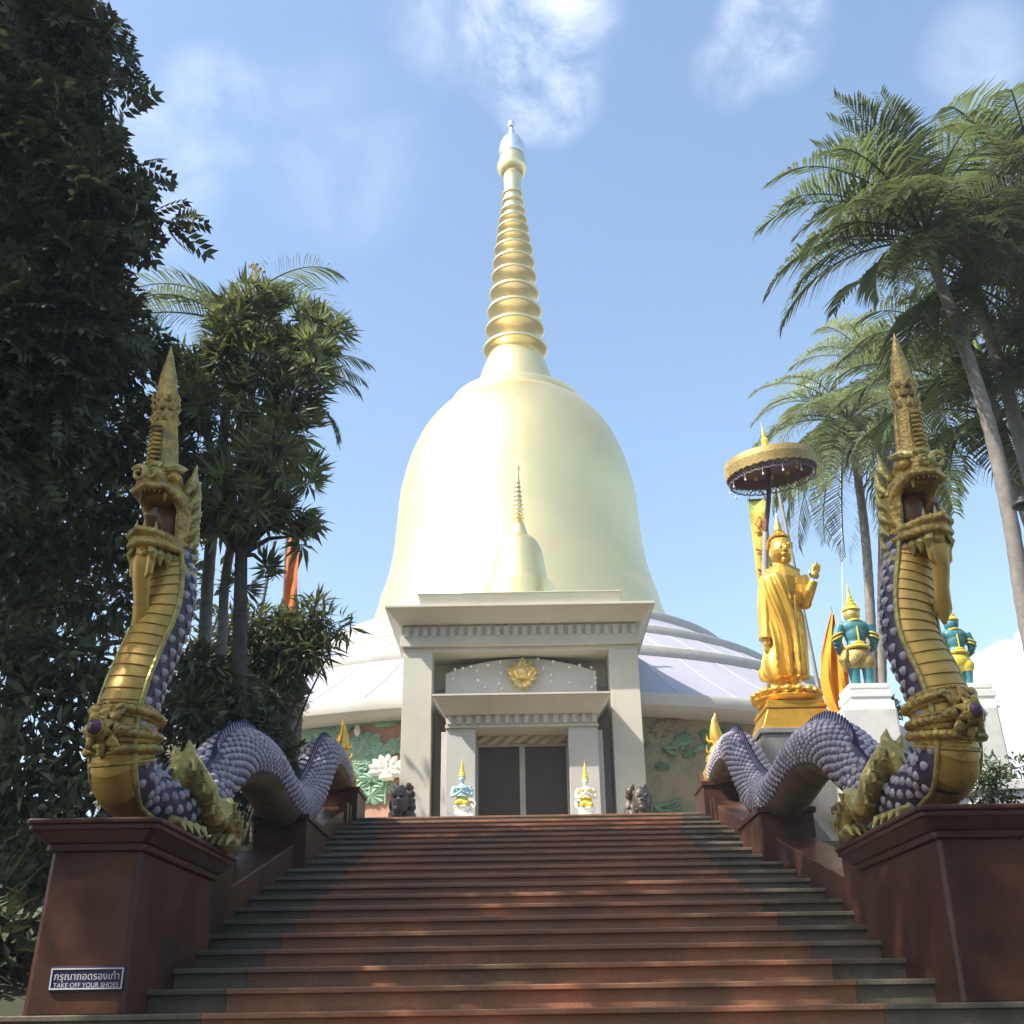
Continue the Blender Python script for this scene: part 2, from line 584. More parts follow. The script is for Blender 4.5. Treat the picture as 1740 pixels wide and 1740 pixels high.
t = MB()
t.box(-9.5, 9.5, YT + TREAD, 30, ZT - 0.6, ZT, 0)
struct(t.build('terrace', M['terrace'], bevel=0.01))

stairs = thing('staircase', 'wide polished stairs with a red granite middle and dark green granite edges', 'stairs', (0, 1.9, 0))
for k in range(KLO, KHI + 1):
    w = 3.75 if k <= 0 else (3.2 if k < 4 else 2.95)
    rw = 2.12 if k < 16 else 2.12 + (k - 15) * 0.09
    y, z = step_y(k), step_z(k)
    m = MB()
    for (xa, xb, mi) in ((-w, -rw, 1), (-rw, rw, 0), (rw, w, 1)):
        # riser block and overhanging tread slab
        m.box(xa, xb, y + 0.035, y + TREAD + 0.12, z - RISE - 0.02, z - 0.036, mi)
        m.box(xa, xb, y, y + TREAD + 0.034, z - 0.036, z, mi)
    m.build('step', [M['step_red'], M['step_green']], stairs, smooth=False, bevel=0.006)

# ------------------------------------------------------------------ pedestals and balustrades
PED_TOP = W(275, 1393, 7.25).z + 0.05


def rect_chamfer(x0, x1, y0, y1, c):
    return [(x0 + c, y0), (x1 - c, y0), (x1, y0 + c), (x1, y1), (x0, y1), (x0, y0 + c)]


for s, lab in ((-1, 'dark red granite pedestal carrying the shoe sign, under the naga beside the leafy trees'),
               (1, 'dark red granite pedestal without a sign, under the naga beside the palms')):
    bx = -2.97 if s < 0 else 2.97
    p = thing('pedestal', lab, 'pedestal', (bx, 8.4, step_z(0)), 'pedestals at the foot of the stairs')
    zb = step_z(0)

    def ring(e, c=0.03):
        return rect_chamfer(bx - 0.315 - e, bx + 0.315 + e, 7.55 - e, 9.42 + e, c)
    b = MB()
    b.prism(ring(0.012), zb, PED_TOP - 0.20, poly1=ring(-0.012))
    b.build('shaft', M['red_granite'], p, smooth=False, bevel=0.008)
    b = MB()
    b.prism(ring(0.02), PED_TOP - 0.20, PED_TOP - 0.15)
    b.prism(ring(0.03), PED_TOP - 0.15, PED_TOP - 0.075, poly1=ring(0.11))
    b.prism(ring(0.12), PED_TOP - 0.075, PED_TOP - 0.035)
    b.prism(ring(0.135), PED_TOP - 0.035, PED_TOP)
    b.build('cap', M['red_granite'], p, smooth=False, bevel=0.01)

# shoe sign fixed on the pedestal face
c00 = W(83, 1656, 7.5)
sx0, sx1 = W(84, 1660, 7.52).x, W(211, 1668, 7.52).x
sz1, sz0 = W(147, 1642, 7.52).z, W(147, 1684, 7.52).z
sg = thing('shoe_sign', 'small navy sign with white Thai and English lettering on the granite pedestal', 'sign', ((sx0 + sx1) / 2, 7.535, sz0))
b = MB()
b.box(sx0, sx1, 7.518, 7.540, sz0, sz1)
b.build('panel', M['sign_blue'], sg, smooth=False, bevel=0.004)
b = MB()
bw = 0.008
yy0, yy1 = 7.512, 7.5175
i = 0.010
b.box(sx0 + i, sx1 - i, yy0, yy1, sz0 + i, sz0 + i + bw)
b.box(sx0 + i, sx1 - i, yy0, yy1, sz1 - i - bw, sz1 - i)
b.box(sx0 + i, sx0 + i + bw, yy0, yy1, sz0 + i + bw, sz1 - i - bw)
b.box(sx1 - i - bw, sx1 - i, yy0, yy1, sz0 + i + bw, sz1 - i - bw)
b.build('border', M['sign_white'], sg, smooth=False)


def lettering(body, width, cx, zbase, y, parent, material, name='lettering'):
    cu = bpy.data.curves.new(name, 'FONT')
    cu.body = body
    cu.size = 1.0
    cu.extrude = 0.0
    cu.align_x = 'LEFT'
    to = bpy.data.objects.new(name, cu)
    COL.objects.link(to)
    bpy.context.view_layer.update()
    dg = bpy.context.evaluated_depsgraph_get()
    me = bpy.data.meshes.new_from_object(to.evaluated_get(dg))
    bpy.data.objects.remove(to)
    if len(me.vertices) == 0:
        return None
    co = [v.co.copy() for v in me.vertices]
    x0 = min(c.x for c in co)
    x1 = max(c.x for c in co)
    k = width / (x1 - x0)
    off = ORG[parent.name]
    for v in me.vertices:
        p = v.co
        v.co = Vector((cx - width / 2 + (p.x - x0) * k, y, zbase + p.y * k)) - off
    me.materials.clear()
    me.materials.append(material)
    o = bpy.data.objects.new(name, me)
    COL.objects.link(o)
    ORG[o.name] = off
    o.parent = parent
    return o


H = sz1 - sz0
lettering('กรุณาถอดรองเท้า', (sx1 - sx0) * 0.86, (sx0 + sx1) / 2, sz0 + H * 0.46, 7.5155, sg, M['sign_white'])
lettering('TAKE OFF YOUR SHOES', (sx1 - sx0) * 0.86, (sx0 + sx1) / 2, sz0 + H * 0.15, 7.5155, sg, M['sign_white'])

# ------------------------------------------------------------------ nagas
def mirror(p):
    return Vector((-p.x, p.y, p.z))


def naga(s, lab):
    """built for the side by the shoe sign (s=-1); the other one is its mirror"""
    def S(p):
        p = Vector(p)
        return p if s < 0 else mirror(p)

    def w(px, py, Y):
        return S(W(px, py, Y))
    root = thing('naga_statue', lab, 'naga statue', S(Vector((-2.9, 8.1, PED_TOP))), 'naga statues guarding the stairs')
    uo, lo = (5, -17) if s < 0 else (-12, 0)
    PT = [w(283 + uo, 935, 8.05), w(286 + uo, 985, 8.06), w(279 + (uo if s < 0 else 2), 1045, 8.02), w(262 + (-6 if s < 0 else 15), 1110, 7.96), w(240 + (-12 if s < 0 else 9), 1180, 7.90), (w(228 + lo, 1250, 7.88)),
          w(228 + lo, 1320, 7.95)]
    zb = PED_TOP + 0.26
    e = w(240 + lo, 1360, 8.15)
    PT.append(Vector((e.x, 8.15, PED_TOP + 0.33)))
    PT.append(Vector((S((-2.86, 0, 0)).x, 8.6, PED_TOP + 0.22)))
    PT.append(Vector((S((-2.92, 0, 0)).x, 9.3, PED_TOP + 0.36)))
    PT += [Vector((S((-3.0, 0, 0)).x, q.y, q.z)) for q in
           (W(352, 1338, 10.0), W(386, 1288, 10.9), W(424, 1298, 11.9), W(462, 1352, 13.1), W(489, 1372, 14.0),
            W(508, 1346, 14.8), W(531, 1286, 15.8), W(556, 1298, 16.8), W(575, 1332, 17.8), W(583, 1348, 18.2))]
    path = catmull(PT, 0.035)
    # resample evenly
    seg = [0.0]
    for a, b_ in zip(path, path[1:]):
        seg.append(seg[-1] + (b_ - a).length)
    L = seg[-1]
    n = int(L / 0.04)
    pts = []
    j = 0
    for i in range(n + 1):
        u = L * i / n
        while j < len(seg) - 2 and seg[j + 1] < u:
            j += 1
        pts.append(path[j].lerp(path[j + 1], (u - seg[j]) / max(1e-6, seg[j + 1] - seg[j])))
    # radii
    keyz = [(0, .175), (0.5, .19), (1.2, .20), (2.0, .212), (2.8, .222), (3.6, .25), (5.5, .285), (8.5, .275), (L - 2.6, .26), (L - 0.9, .22), (L, .13)]

    def rad(u):
        for (a, ra), (b_, rb) in zip(keyz, keyz[1:]):
            if u <= b_:
                return lerp(ra, rb, (u - a) / (b_ - a))
        return keyz[-1][1]
    # frames: belly starts facing the visitor and a little outward
    front = S(Vector((-math.sin(R(15)), -math.cos(R(15)), 0)))
    frames = []
    bel = front
    for i, p in enumerate(pts):
        tg = (pts[min(i + 1, n)] - pts[max(i - 1, 0)]).normalized()
        bel = (bel - tg * bel.dot(tg)).normalized()
        if i * L / n > 4.2:    # on the steps the belly lies flat below
            dn = Vector((0, 0, -1))
            dn = (dn - tg * dn.dot(tg)).normalized()
            bel = bel.lerp(dn, 0.15).normalized()
        side = tg.cross(bel).normalized()
        frames.append((p, tg, -bel, side))

    def at(u):
        x = min(max(u / L * n, 0), n - 1e-3)
        i = int(x)
        f = x - i
        A, B = frames[i], frames[i + 1]
        return [A[k].lerp(B[k], f) for k in range(4)]

    def surf(u, th, k=1.0):
        p, tg, d, sd = at(u)
        nrm = d * math.cos(th) + sd * math.sin(th)
        return p + nrm * rad(u) * k, nrm, tg, (sd * math.cos(th) - d * math.sin(th))
    N = 28
    b = MB()
    vs, fs = [], []
    for i in range(n + 1):
        p, tg, d, sd = frames[i]
        r = rad(L * i / n)
        for k in range(N):
            a = 2 * math.pi * k / N
            vs.append(p + (d * math.cos(a) + sd * math.sin(a)) * r)
    for i in range(n):
        for k in range(N):
            fs.append((i * N + k, i * N + (k + 1) % N, (i + 1) * N + (k + 1) % N, (i + 1) * N + k))
    fs.append(tuple(range(N)))
    fs.append(tuple(n * N + k for k in range(N - 1, -1, -1)))
    b.add(vs, fs, 0)
    u = 0.10
    row = 0
    while u < L - 0.25:
        r = rad(u)
        big = u < 3.9
        pitch = 0.088 if big else 0.080
        lim = R(118) if big else R(122)
        wd = 0.104 if big else 0.086
        cnt = max(4, int(2 * lim * r / wd))
        for q in range(cnt):
            th = -lim + (q + (0.5 if row % 2 else 0.0) + 0.25) * 2 * lim / cnt
            if abs(th) < 0.14 and u > 3.9:
                continue
            c, nr, tg, sd = surf(u, th)
            hw = wd * (0.37 if big else 0.40)
            hl = pitch * (0.42 if big else 0.45)
            k = 0.022 if big else 0.017
            ring_ = []
            for (kk, hh) in ((1.0, -.002), (.72, k * .75)):
                for q8 in range(8):
                    a8 = 2 * math.pi * q8 / 8 + .39
                    ct, st = math.cos(a8), math.sin(a8)
                    lt = ct * (1.15 if ct > 0 else .8)
                    ring_.append(c + tg * (lt * hl * kk) + sd * (st * hw * kk * (1.0 if ct < .3 else .86)) + nr * (hh + (k * .35 if ct > 0 else 0) * (kk == 1.0)))
            ring_.append(c + tg * hl * .2 + nr * k * 1.05)
            b.add(ring_, [(q8, (q8 + 1) % 8, 8 + (q8 + 1) % 8, 8 + q8) for q8 in range(8)] + [(8 + q8, 8 + (q8 + 1) % 8, 16) for q8 in range(8)], 1)
        u += pitch
        row += 1
    b.build('body', [M['naga_skin'], M['naga_scale']], root, ang=60)
    # belly plates
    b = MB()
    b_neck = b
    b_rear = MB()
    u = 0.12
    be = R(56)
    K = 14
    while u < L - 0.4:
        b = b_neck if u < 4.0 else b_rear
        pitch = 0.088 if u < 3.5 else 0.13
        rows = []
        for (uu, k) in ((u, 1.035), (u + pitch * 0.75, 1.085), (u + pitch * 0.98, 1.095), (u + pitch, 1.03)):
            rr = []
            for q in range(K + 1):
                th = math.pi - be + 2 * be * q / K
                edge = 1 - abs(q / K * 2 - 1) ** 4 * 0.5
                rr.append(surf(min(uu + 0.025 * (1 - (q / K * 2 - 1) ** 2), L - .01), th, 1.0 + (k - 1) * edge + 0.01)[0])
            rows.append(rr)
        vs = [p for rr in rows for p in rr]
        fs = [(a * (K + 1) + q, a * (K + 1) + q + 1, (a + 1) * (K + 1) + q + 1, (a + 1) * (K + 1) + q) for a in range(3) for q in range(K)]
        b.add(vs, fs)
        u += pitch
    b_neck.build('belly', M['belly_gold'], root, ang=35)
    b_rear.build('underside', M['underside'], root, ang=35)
    b = MB()
    for sg_ in (-1, 1):
        pp = [surf(0.1 + 0.05 * i, math.pi + sg_ * be, 1.07)[0] for i in range(int(3.6 / 0.05))]
        b.tube(pp, 0.021, 8)
    b.build('belly_rim', M['green_gold'], root)
    # ridge of small fins
    b = MB()
    u = 1.0
    q = 0
    while u < L - 0.5:
        c, nr, tg, sd = surf(u, 0, 1.0)
        h = 0.085
        for mi, (ua, ub, hh) in enumerate(((-.045, .0, h), (.0, .045, h * 0.75))):
            A, B = c + tg * ua, c + tg * ub
            T = c + tg * (ua + ub) / 2 + nr * hh + tg * 0.01
            wv = sd * 0.026
            b.add([A - wv - nr * .02, A + wv - nr * .02, B + wv - nr * .02, B - wv - nr * .02, T - wv * .3, T + wv * .3],
                  [(0, 1, 5, 4), (1, 2, 5), (2, 3, 4, 5), (3, 0, 4), (3, 2, 1, 0)], mi)
        u += 0.09
    b.build('back_ridge', [M['ridge_blue'], M['naga_scale']], root, smooth=False)
    # golden flame tail
    b = MB()
    e = pts[-1]
    tb = w(584, 1352, 18.25)
    tt = w(580, 1222, 18.25)
    tv = tt - tb
    prof = [(0, .10), (.1, .17), (.2, .19), (.3, .15), (.38, .17), (.5, .15), (.58, .115), (.65, .125), (.78, .09), (.9, .05), (1, .006)]
    b.tube([tb + tv * a + S(Vector((0.035 * math.sin(a * 9), 0, 0))) for a, _ in prof], [r_ for _, r_ in prof], 12, flat=0.7)
    for a in (0.18, 0.32, 0.46, 0.6):
        for sg_ in (-1, 1):
            q0 = tb + tv * a + Vector((sg_ * 0.11, -.03, 0))
            b.tube([q0, q0 + Vector((sg_ * 0.05, 0, 0.05)), q0 + Vector((sg_ * 0.045, 0, 0.14))], [0.05, 0.035, 0.004], 8, flat=0.6)
    b.tube([pts[-14], pts[-6], e, e.lerp(tb, 0.6), tb + tv * .06], [.235, .2, .17, .15, .12], 12)
    b.build('flame_tail', M['bud_gold'], root)
    # collar
    col = MB()
    uc = None
    for i in range(n):
        if pts[i].z < W(228, 1245, 7.88).z:
            uc = L * i / n
            break
    for (du, k, r_) in ((-.17, 1.04, .018), (-.10, 1.06, .026), (-.02, 1.05, .021), (.06, 1.07, .026), (.14, 1.05, .022), (.20, 1.04, .018)):
        p, tg, d, sd = at(uc + du)
        rr = rad(uc + du) * k
        ringp = [p + (d * math.cos(a) + sd * math.sin(a)) * rr - d * 0.0 for a in [2 * math.pi * q / 36 for q in range(37)]]
        col.tube(ringp, r_, 8, caps=False)
    col_in = []
    for du in (-.2, .22):
        p, tg, d, sd = at(uc + du)
        rr = rad(uc + du) * 1.04
        col_in.append([p + (d * math.cos(a) + sd * math.sin(a)) * rr for a in [2 * math.pi * q / 36 for q in range(36)]])
    col.add(col_in[0] + col_in[1], [(q, (q + 1) % 36, 36 + (q + 1) % 36, 36 + q) for q in range(36)])
    co = col.build('collar', M['naga_gold'], root)
    p, tg, d, sd = at(uc)
    fo = MB()
    c = p - d * rad(uc) * 1.14
    for ringn, (cnt, ln, wd_, lift) in enumerate(((8, .21, .085, -.02), (8, .13, .06, .03))):
        for q in range(cnt):
            a = 2 * math.pi * (q + .5 * ringn) / cnt
            dr = sd * math.cos(a) + tg * math.sin(a)
            fo.tube([c - d * lift + dr * .05, c - d * (lift + .05) + dr * ln * .55, c - d * (lift + .0) + dr * ln], [.03, wd_ * .6, .006], 8, flat=0.45, up=d)
    fo.ell(c - d * .05, .08)
    for q in range(9):
        for sg_ in (-1, 1):
            th = math.pi + sg_ * (0.5 + q * 0.22)
            for du in (-.13, .02, .12):
                c2, nr, tg2, sd2 = surf(uc + du, th, 1.09)
                fo.tube([c2 - sd2 * .045, c2 + nr * .025, c2 + sd2 * .05 + tg2 * .02], [.03, .035, .012], 6)
    fo.build('flower_ornament', M['naga_gold'], co, ang=85)
    gm = MB()
    gm.ell(c - d * .095, (.058, .058, .058))
    gm.build('gem', M['gem'], co)
    # --- head
    hc = S(W(274 + uo, 932, 8.02))            # jaw line level, centre of the head
    f = front
    upv = (Vector((0, 0, 1)) + f * 0.05).normalized()
    rt = f.cross(upv).normalized()
    HM = Matrix((( rt.x, f.x, upv.x), (rt.y, f.y, upv.y), (rt.z, f.z, upv.z)))

    def h(x, y, z):
        x *= .76
        return hc + rt * x + f * y + upv * z

    def hell(b_, c_, r_, **kw):
        r_ = (r_[0] * .77, r_[1] * .95, r_[2])
        b_.ell(h(*c_), r_, rot=HM, **kw)
    b = MB()
    hell(b, (0, -.08, .12), (.185, .16, .36))
    hell(b, (0, -.06, -.16), (.20, .19, .22))
    hell(b, (0, .08, .44), (.20, .26, .085))
    hell(b, (0, .03, .53), (.16, .17, .10))
    hell(b, (0, .26, .46), (.17, .10, .075))
    for q in (-1, 1):
        hell(b, (q * .12, .10, .56), (.075, .11, .05))
        hell(b, (q * .19, -.02, .22), (.05, .12, .24))
        hell(b, (q * .19, .06, .40), (.05, .16, .05))
        b.tube([h(q * .17, .30, .40), h(q * .19, .10, .37), h(q * .21, -.02, .26), h(q * .21, .0, .1), h(q * .19, .08, .0)], [.035, .045, .05, .045, .035], 10)
    # raised lip
    b.tube([h(-.19, .12, .385), h(-.16, .29, .39), h(0, .355, .395), h(.16, .29, .39), h(.19, .12, .385)], .03, 10)
    head = b.build('head', M['naga_gold'], root, remesh=0.014, smooth_it=2)
    b = MB()
    for q in (-1, 1):   # nose curls
        cc = h(q * .085, .33, .505)
        sp = []
        for k in range(26):
            a = k / 25 * 4.2 * math.pi * 0.62
            rr = .075 * (1 - k / 30)
            sp.append(cc + rt * q * math.cos(a + .6) * rr + upv * math.sin(a + .6) * rr + f * .0012 * k)
        b.tube(sp, [.026 - .0006 * k for k in range(26)], 8)
    b.ell(h(0, .34, .50), (.04, .04, .05))
    for q in (-1, 1):   # brow flames
        b.tube([h(q * .10, .24, .58), h(q * .16, .17, .615), h(q * .19, .08, .63), h(q * .20, .0, .67)], [.03, .042, .035, .004], 8)
    b.build('nose_curl', M['green_gold'], head)
    for q in (-1, 1):
        e_ = MB()
        e_.ell(h(q * .165, .16, .525), .045)
        e_.build('eye', M['belly_gold'], head)
    b = MB()
    hell(b, (0, .0, .17), (.15, .10, .22))
    hell(b, (0, .16, .40), (.15, .17, .03))
    hell(b, (0, .14, .015), (.155, .19, .035))
    b.build('mouth_lining', M['mouth_red'], head)
    b = MB()
    b.tube([h(0, .10, .03), h(-.02, .2, .08), h(-.04, .26, .17), h(-.06, .235, .25)], [.075, .075, .055, .01], 10, flat=.4)
    b.build('tongue', M['mouth_red'], head)
    b = MB()
    for k in range(11):
        a = -1.25 + 2.5 * k / 10
        big = k in (1, 9)
        base = h(.175 * math.sin(a) * 1.0, .10 + .235 * math.cos(a), .385)
        b.tube([base, base - upv * (.085 if big else .035)], [.022 if big else .017, .003], 6)
        base = h(.18 * math.sin(a), .08 + .27 * math.cos(a), .02)
        big = k in (2, 4, 6, 8)
        b.tube([base, base + upv * (.085 if big else .035)], [.021 if big else .016, .003], 6)
    b.build('teeth', M['tooth'], head)
    b = MB()
    hell(b, (0, .12, -.06), (.205, .26, .07))
    b.tube([h(-.22, -.05, .01), h(-.21, .16, -.005), h(-.14, .31, 0), h(0, .37, .015), (h(.14, .31, 0)), h(.21, .16, -.005), h(.22, -.05, .01)], .036, 10)
    b.tube([h(-.25, -.05, -.06), h(-.235, .14, -.075), h(-.15, .29, -.08), h(0, .35, -.08), (h(.15, .29, -.08)), h(.235, .14, -.075), h(.25, -.05, -.06)], .03, 10)
    hell(b, (0, .2, -.15), (.12, .13, .09))
    jaw = b.build('jaw', M['naga_gold'], root, remesh=0.014, smooth_it=1)
    b = MB()
    for q in (-1, 1):
        for k in range(6):     # frill under the jaw
            o_ = h(q * (.10 + .028 * k), .28 - .07 * k, -.10)
            b.tube([o_, o_ + rt * q * .03 - upv * .06 + f * .02, o_ + rt * q * .02 - upv * .14], [.035, .04, .004], 8, flat=.6)
    b.build('jaw_frill', M['green_gold'], jaw)
    b = MB()
    b.tube([h(0, .24, -.10), h(0, .27, -.22), h(0, .26, -.36), h(0, .23, -.52), h(0, .205, -.68), h(0, .20, -.80)], [.075, .085, .07, .06, .075, .012], 12, flat=.55)
    for q in (-1, 1):
        b.tube([h(q * .05, .24, -.12), h(q * .10, .27, -.2), h(q * .09, .27, -.31), h(q * .03, .27, -.38)], [.03, .035, .03, .004], 8)
    b.build('beard', M['belly_gold'], jaw)
    # mane of flames at the sides and the back of the head
    b = MB()
    for q in (-1, 1):
        for (x, y, z, dx, dy, dz, r_) in ((.19, -.03, .50, .03, -.06, .17, .06), (.20, -.06, .37, .035, -.07, .13, .06), (.205, -.08, .25, .035, -.08, .11, .06),
                                         (.205, -.08, .13, .035, -.08, .10, .06), (.21, -.08, .01, .04, -.08, .09, .065), (.215, -.08, -.11, .04, -.08, .06, .07), (.215, -.07, -.22, .035, -.06, -.02, .07),
                                         (.17, -.14, .42, .01, -.06, .16, .06), (.15, -.16, .25, .01, -.08, .13, .06), (.14, -.18, .05, .01, -.08, .12, .06)):
            o_ = h(q * x, y, z)
            dv = rt * q * dx + f * dy + upv * dz
            b.tube([o_ - dv * .3, o_ + dv * .35 + upv * .0, o_ + dv * .8 + upv * .03, o_ + dv * 1.1 + upv * .09], [r_ * .8, r_, r_ * .62, .004], 9, flat=.55)
            b.tube([o_ + rt * q * .03, o_ + rt * q * .05 + dv * .4, o_ + rt * q * .03 + dv * .9], [.02, .022, .004], 6)
        # fan of ribs below the jaw hinge
        for k in range(6):
            a = k / 5
            o_ = h(q * (.20 + .02 * math.sin(a * 3)), .03 - .16 * a, -.06)
            b.tube([o_, o_ + rt * q * .05 - upv * .16, o_ + rt * q * .015 - upv * (.34 + .08 * math.sin(a * 3.1))], [.035, .045, .01], 8, flat=.7)
    b.build('mane', M['green_gold'], root, remesh=0.013)
    # crest
    c0 = w(266 + uo, 822, 8.02)
    c1 = w(288 + uo * .6, 588, 8.10)
    cv = c1 - c0
    side_ = front.cross(Vector((0, 0, 1))).normalized()
    prof = [(-.10, .17), (-.04, .175), (.02, .165), (.08, .145), (.16, .128), (.26, .112), (.36, .098), (.42, .108), (.47, .092), (.52, .106), (.60, .098), (.68, .086), (.74, .078), (.82, .056), (.9, .034), (1, .004)]
    b = MB()
    b.tube([c0 + cv * a for a, _ in prof], [r_ for _, r_ in prof], 14, flat=.85)
    for k in range(9):    # ringed band up the front
        a = .10 + k * .032
        q0 = c0 + cv * a + f * (.118 - .03 * (a))
        b.tube([q0 - side_ * .055, q0 + f * .03, q0 + side_ * .055], [.014, .02, .014], 6)
    for q in (-1, 1):
        b.tube([c0 + cv * a + f * .085 + side_ * q * .075 * (1 - a * .6) for a in (.05, .12, .22, .32, .40)], [.02, .018, .016, .014, .01], 6)
        b.tube([c0 + cv * a - f * .03 + side_ * q * (.12 - .06 * a) for a in (-.02, .1, .25, .4)], [.035, .03, .025, .01], 8)
    for (a, sgn) in ((.42, 1), (.50, 1), (.56, 1)):
        for k in range(7):
            an = 2 * math.pi * k / 7 + a * 5
            dr = f * math.cos(an) + side_ * math.sin(an)
            q0 = c0 + cv * a + dr * .085
            b.tube([q0, q0 + dr * .03 + cv * .025, q0 + dr * .02 + cv * .065], [.034, .028, .003], 7, flat=.6)
    cr = b.build('crest', M['naga_gold'], head, ang=70)
    # front leg on the stair side
    b = MB()
    A, B = w(318, 1292, 8.6), w(362, 1398, 8.85)
    mid = A.lerp(B, .5) + S(Vector((.03, -.03, 0)))
    sh = w(285, 1345, 8.55)
    b.tube([sh, A.lerp(sh, .35), A, A.lerp(B, .3), mid, B], [.15, .17, .14, .17, .165, .12], 14, flat=.62)
    C = w(378, 1372, 9.02)
    D = w(398, 1432, 9.2)
    b.tube([B, C.lerp(B, .3), C, C.lerp(D, .5) + S(Vector((.02, 0, 0))), D], [.11, .12, .105, .08, .065], 12)
    b.tube([A, A + Vector((0, .05, .10)), A + S(Vector((-.03, .08, .19)))], [.07, .045, .005], 8)
    b.tube([A + S(Vector((-.06, 0, -.02))), A + S(Vector((-.10, .0, .06))), A + S(Vector((-.12, .02, .13)))], [.06, .04, .005], 8)
    Pz = PED_TOP
    paw = w(380, 1440, 9.15)
    paw.z = Pz + .055
    b.ell(paw, (.13, .19, .06))
    b.tube([D, paw], [.06, .09], 10)
    leg = b.build('leg', M['green_gold'], root, remesh=0.013, smooth_it=2)
    b = MB()
    for k in range(5):   # curls on the leg
        q0 = A.lerp(B, .15 + k * .17) + S(Vector((.02 + .05 * (k % 2), -.135, 0)))
        b.tube([q0 + Vector((0, 0, .05)), q0 + S(Vector((.05, -.04, .03))), q0 + S(Vector((.06, -.045, -.04))), q0 + S(Vector((.0, -.04, -.06)))], [.014, .022, .02, .008], 7)
    for k in range(4):
        q0 = C.lerp(D, k / 4) + S(Vector((.085, -.04, 0)))
        b.tube([q0, q0 + S(Vector((.035, 0, .02))), q0 + S(Vector((.03, 0, -.05)))], [.03, .026, .006], 7)
    b.build('leg_curl', M['green_gold'], leg)
    for k in range(4):
        c_ = MB()
        o_ = paw + S(Vector((.09 - .065 * k, -.15 + .012 * k, -.01)))
        c_.tube([o_ + Vector((0, .08, .02)), o_ + Vector((0, 0, .035)), o_ + Vector((0, -.07, .01)), o_ + Vector((0, -.12, -.035))], [.032, .038, .026, .005], 9)
        c_.build('claw', M['green_gold'], leg)
    for k in range(4):
        c_ = MB()
        o_ = w(300 + 12 * k, 1408 + 7 * k, 8.2 + .13 * k)
        o_.z = Pz + .03
        c_.tube([o_ + S(Vector((-.10, .02, .0))), o_ + S(Vector((-.03, 0, .07))), o_ + S(Vector((.04, -.02, .055))), o_ + S(Vector((.08, -.03, -.012)))], [.03, .04, .028, .005], 9)
        c_.build('claw', M['green_gold'], leg)
    if s > 0:
        root.location.x += 0.05
    return pts, frames


pthL, frL = naga(-1, 'gold naga with purple scaled body rearing up beside the dark leafy trees')
pthR, frR = naga(1, 'gold naga with purple scaled body rearing up in front of the palms')

# balustrades: low granite walls carrying the naga bodies
for s, pth, lab in ((-1, pthL, 'red granite balustrade wall under the naga body by the leafy trees'),
                    (1, pthR, 'red granite balustrade wall under the naga body by the golden Buddha')):
    bal = thing('balustrade', lab, 'balustrade', (s * 3.0, 13, 2.5), 'balustrades along the stairs')
    bal.location.x += 0.05 if s > 0 else 0.0
    body = [p for p in pth if p.y > 9.62 and p.z > 1.0]

    def body_z(y):
        return min(body, key=lambda p: abs(p.y - y)).z

    def xr(a, b_):
        return (a, b_) if s > 0 else (-b_, -a)
    # low curb that follows the slope of the stairs
    b = MB()
    poly = []
    for yb in (9.4, 18.4):
        poly.append(Vector((s * 2.80, yb, Z0 + RISE * ((yb - Y0) / TREAD) - 0.55)))
    for yb in (18.4, 9.4):
        poly.append(Vector((s * 2.80, yb, Z0 + RISE * ((yb - Y0) / TREAD) + 0.22)))
    b.slab(poly, Vector((s * 0.46, 0, 0)))
    b.build('curb', M['red_granite'], bal, smooth=False, bevel=.01)
    for (ya, yb, top, xa, xb) in ((9.45, 10.35, body_z(10.0) - 0.20, 2.74, 3.30), (13.35, 14.75, body_z(14.0) - 0.19, 2.68, 3.32), (17.45, 18.35, body_z(18.0) - 0.08, 2.70, 3.26)):
        b = MB()
        k0 = math.floor((ya - Y0) / TREAD)
        x0, x1 = xr(xa, xb)
        b.box(x0, x1, ya, yb, step_z(k0) - 0.3, top - .07)
        b.box(x0 - .03, x1 + .03, ya - .03, yb + .03, top - .068, top)
        b.build('block', M['red_granite'], bal, smooth=False, bevel=.008)
    for yc in (16.95, 17.25):
        b = MB()
        k0 = math.floor((yc - Y0) / TREAD)
        x0, x1 = xr(2.76, 2.90)
        b.box(x0, x1, yc - .07, yc + .07, step_z(k0) - .2, step_z(k0) + .38)
        b.build('short_post', M['red_granite'], bal, smooth=False, bevel=.008)
# ------------------------------------------------------------------ temple
DC = 37.4


def zc(py, Y):
    return W(889, py, Y).z


def hw(p, py, Y):
    d = W(889, py, Y) - CAM
    return p / FPX * (d.y * math.cos(PITCH) + d.z * math.sin(PITCH))


TCX = W(889, 1380, 23).x     # centre of the temple
temple = thing('temple', 'grey beige temple hall with a lavender dome roof and a huge pale gold bell stupa', 'temple', (TCX, DC, ZT))
TC = (TCX, DC)


def sil(hwpx, py):
    """radius and height of a point on the stupa silhouette (in the plane of its axis)"""
    return (hw(hwpx, py, DC), zc(py, DC))


ZR = CAM.z
RE, ZE = 13.75, ZR + 6.42
# drum wall
b = MB()
b.lathe([(13.15, ZT - 0.3), (13.15, ZE - 0.3)], TC, 160)
b.build('wall', M['white_wall'], temple)
b = MB()
b.lathe([(13.3, ZT - 0.1), (13.45, ZT), (13.45, ZT + 0.30), (13.35, ZT + 0.36), (13.35, ZT + .42), (13.16, ZT + 0.44)], TC, 160)
b.build('base_ledge', M['white_wall'], temple)
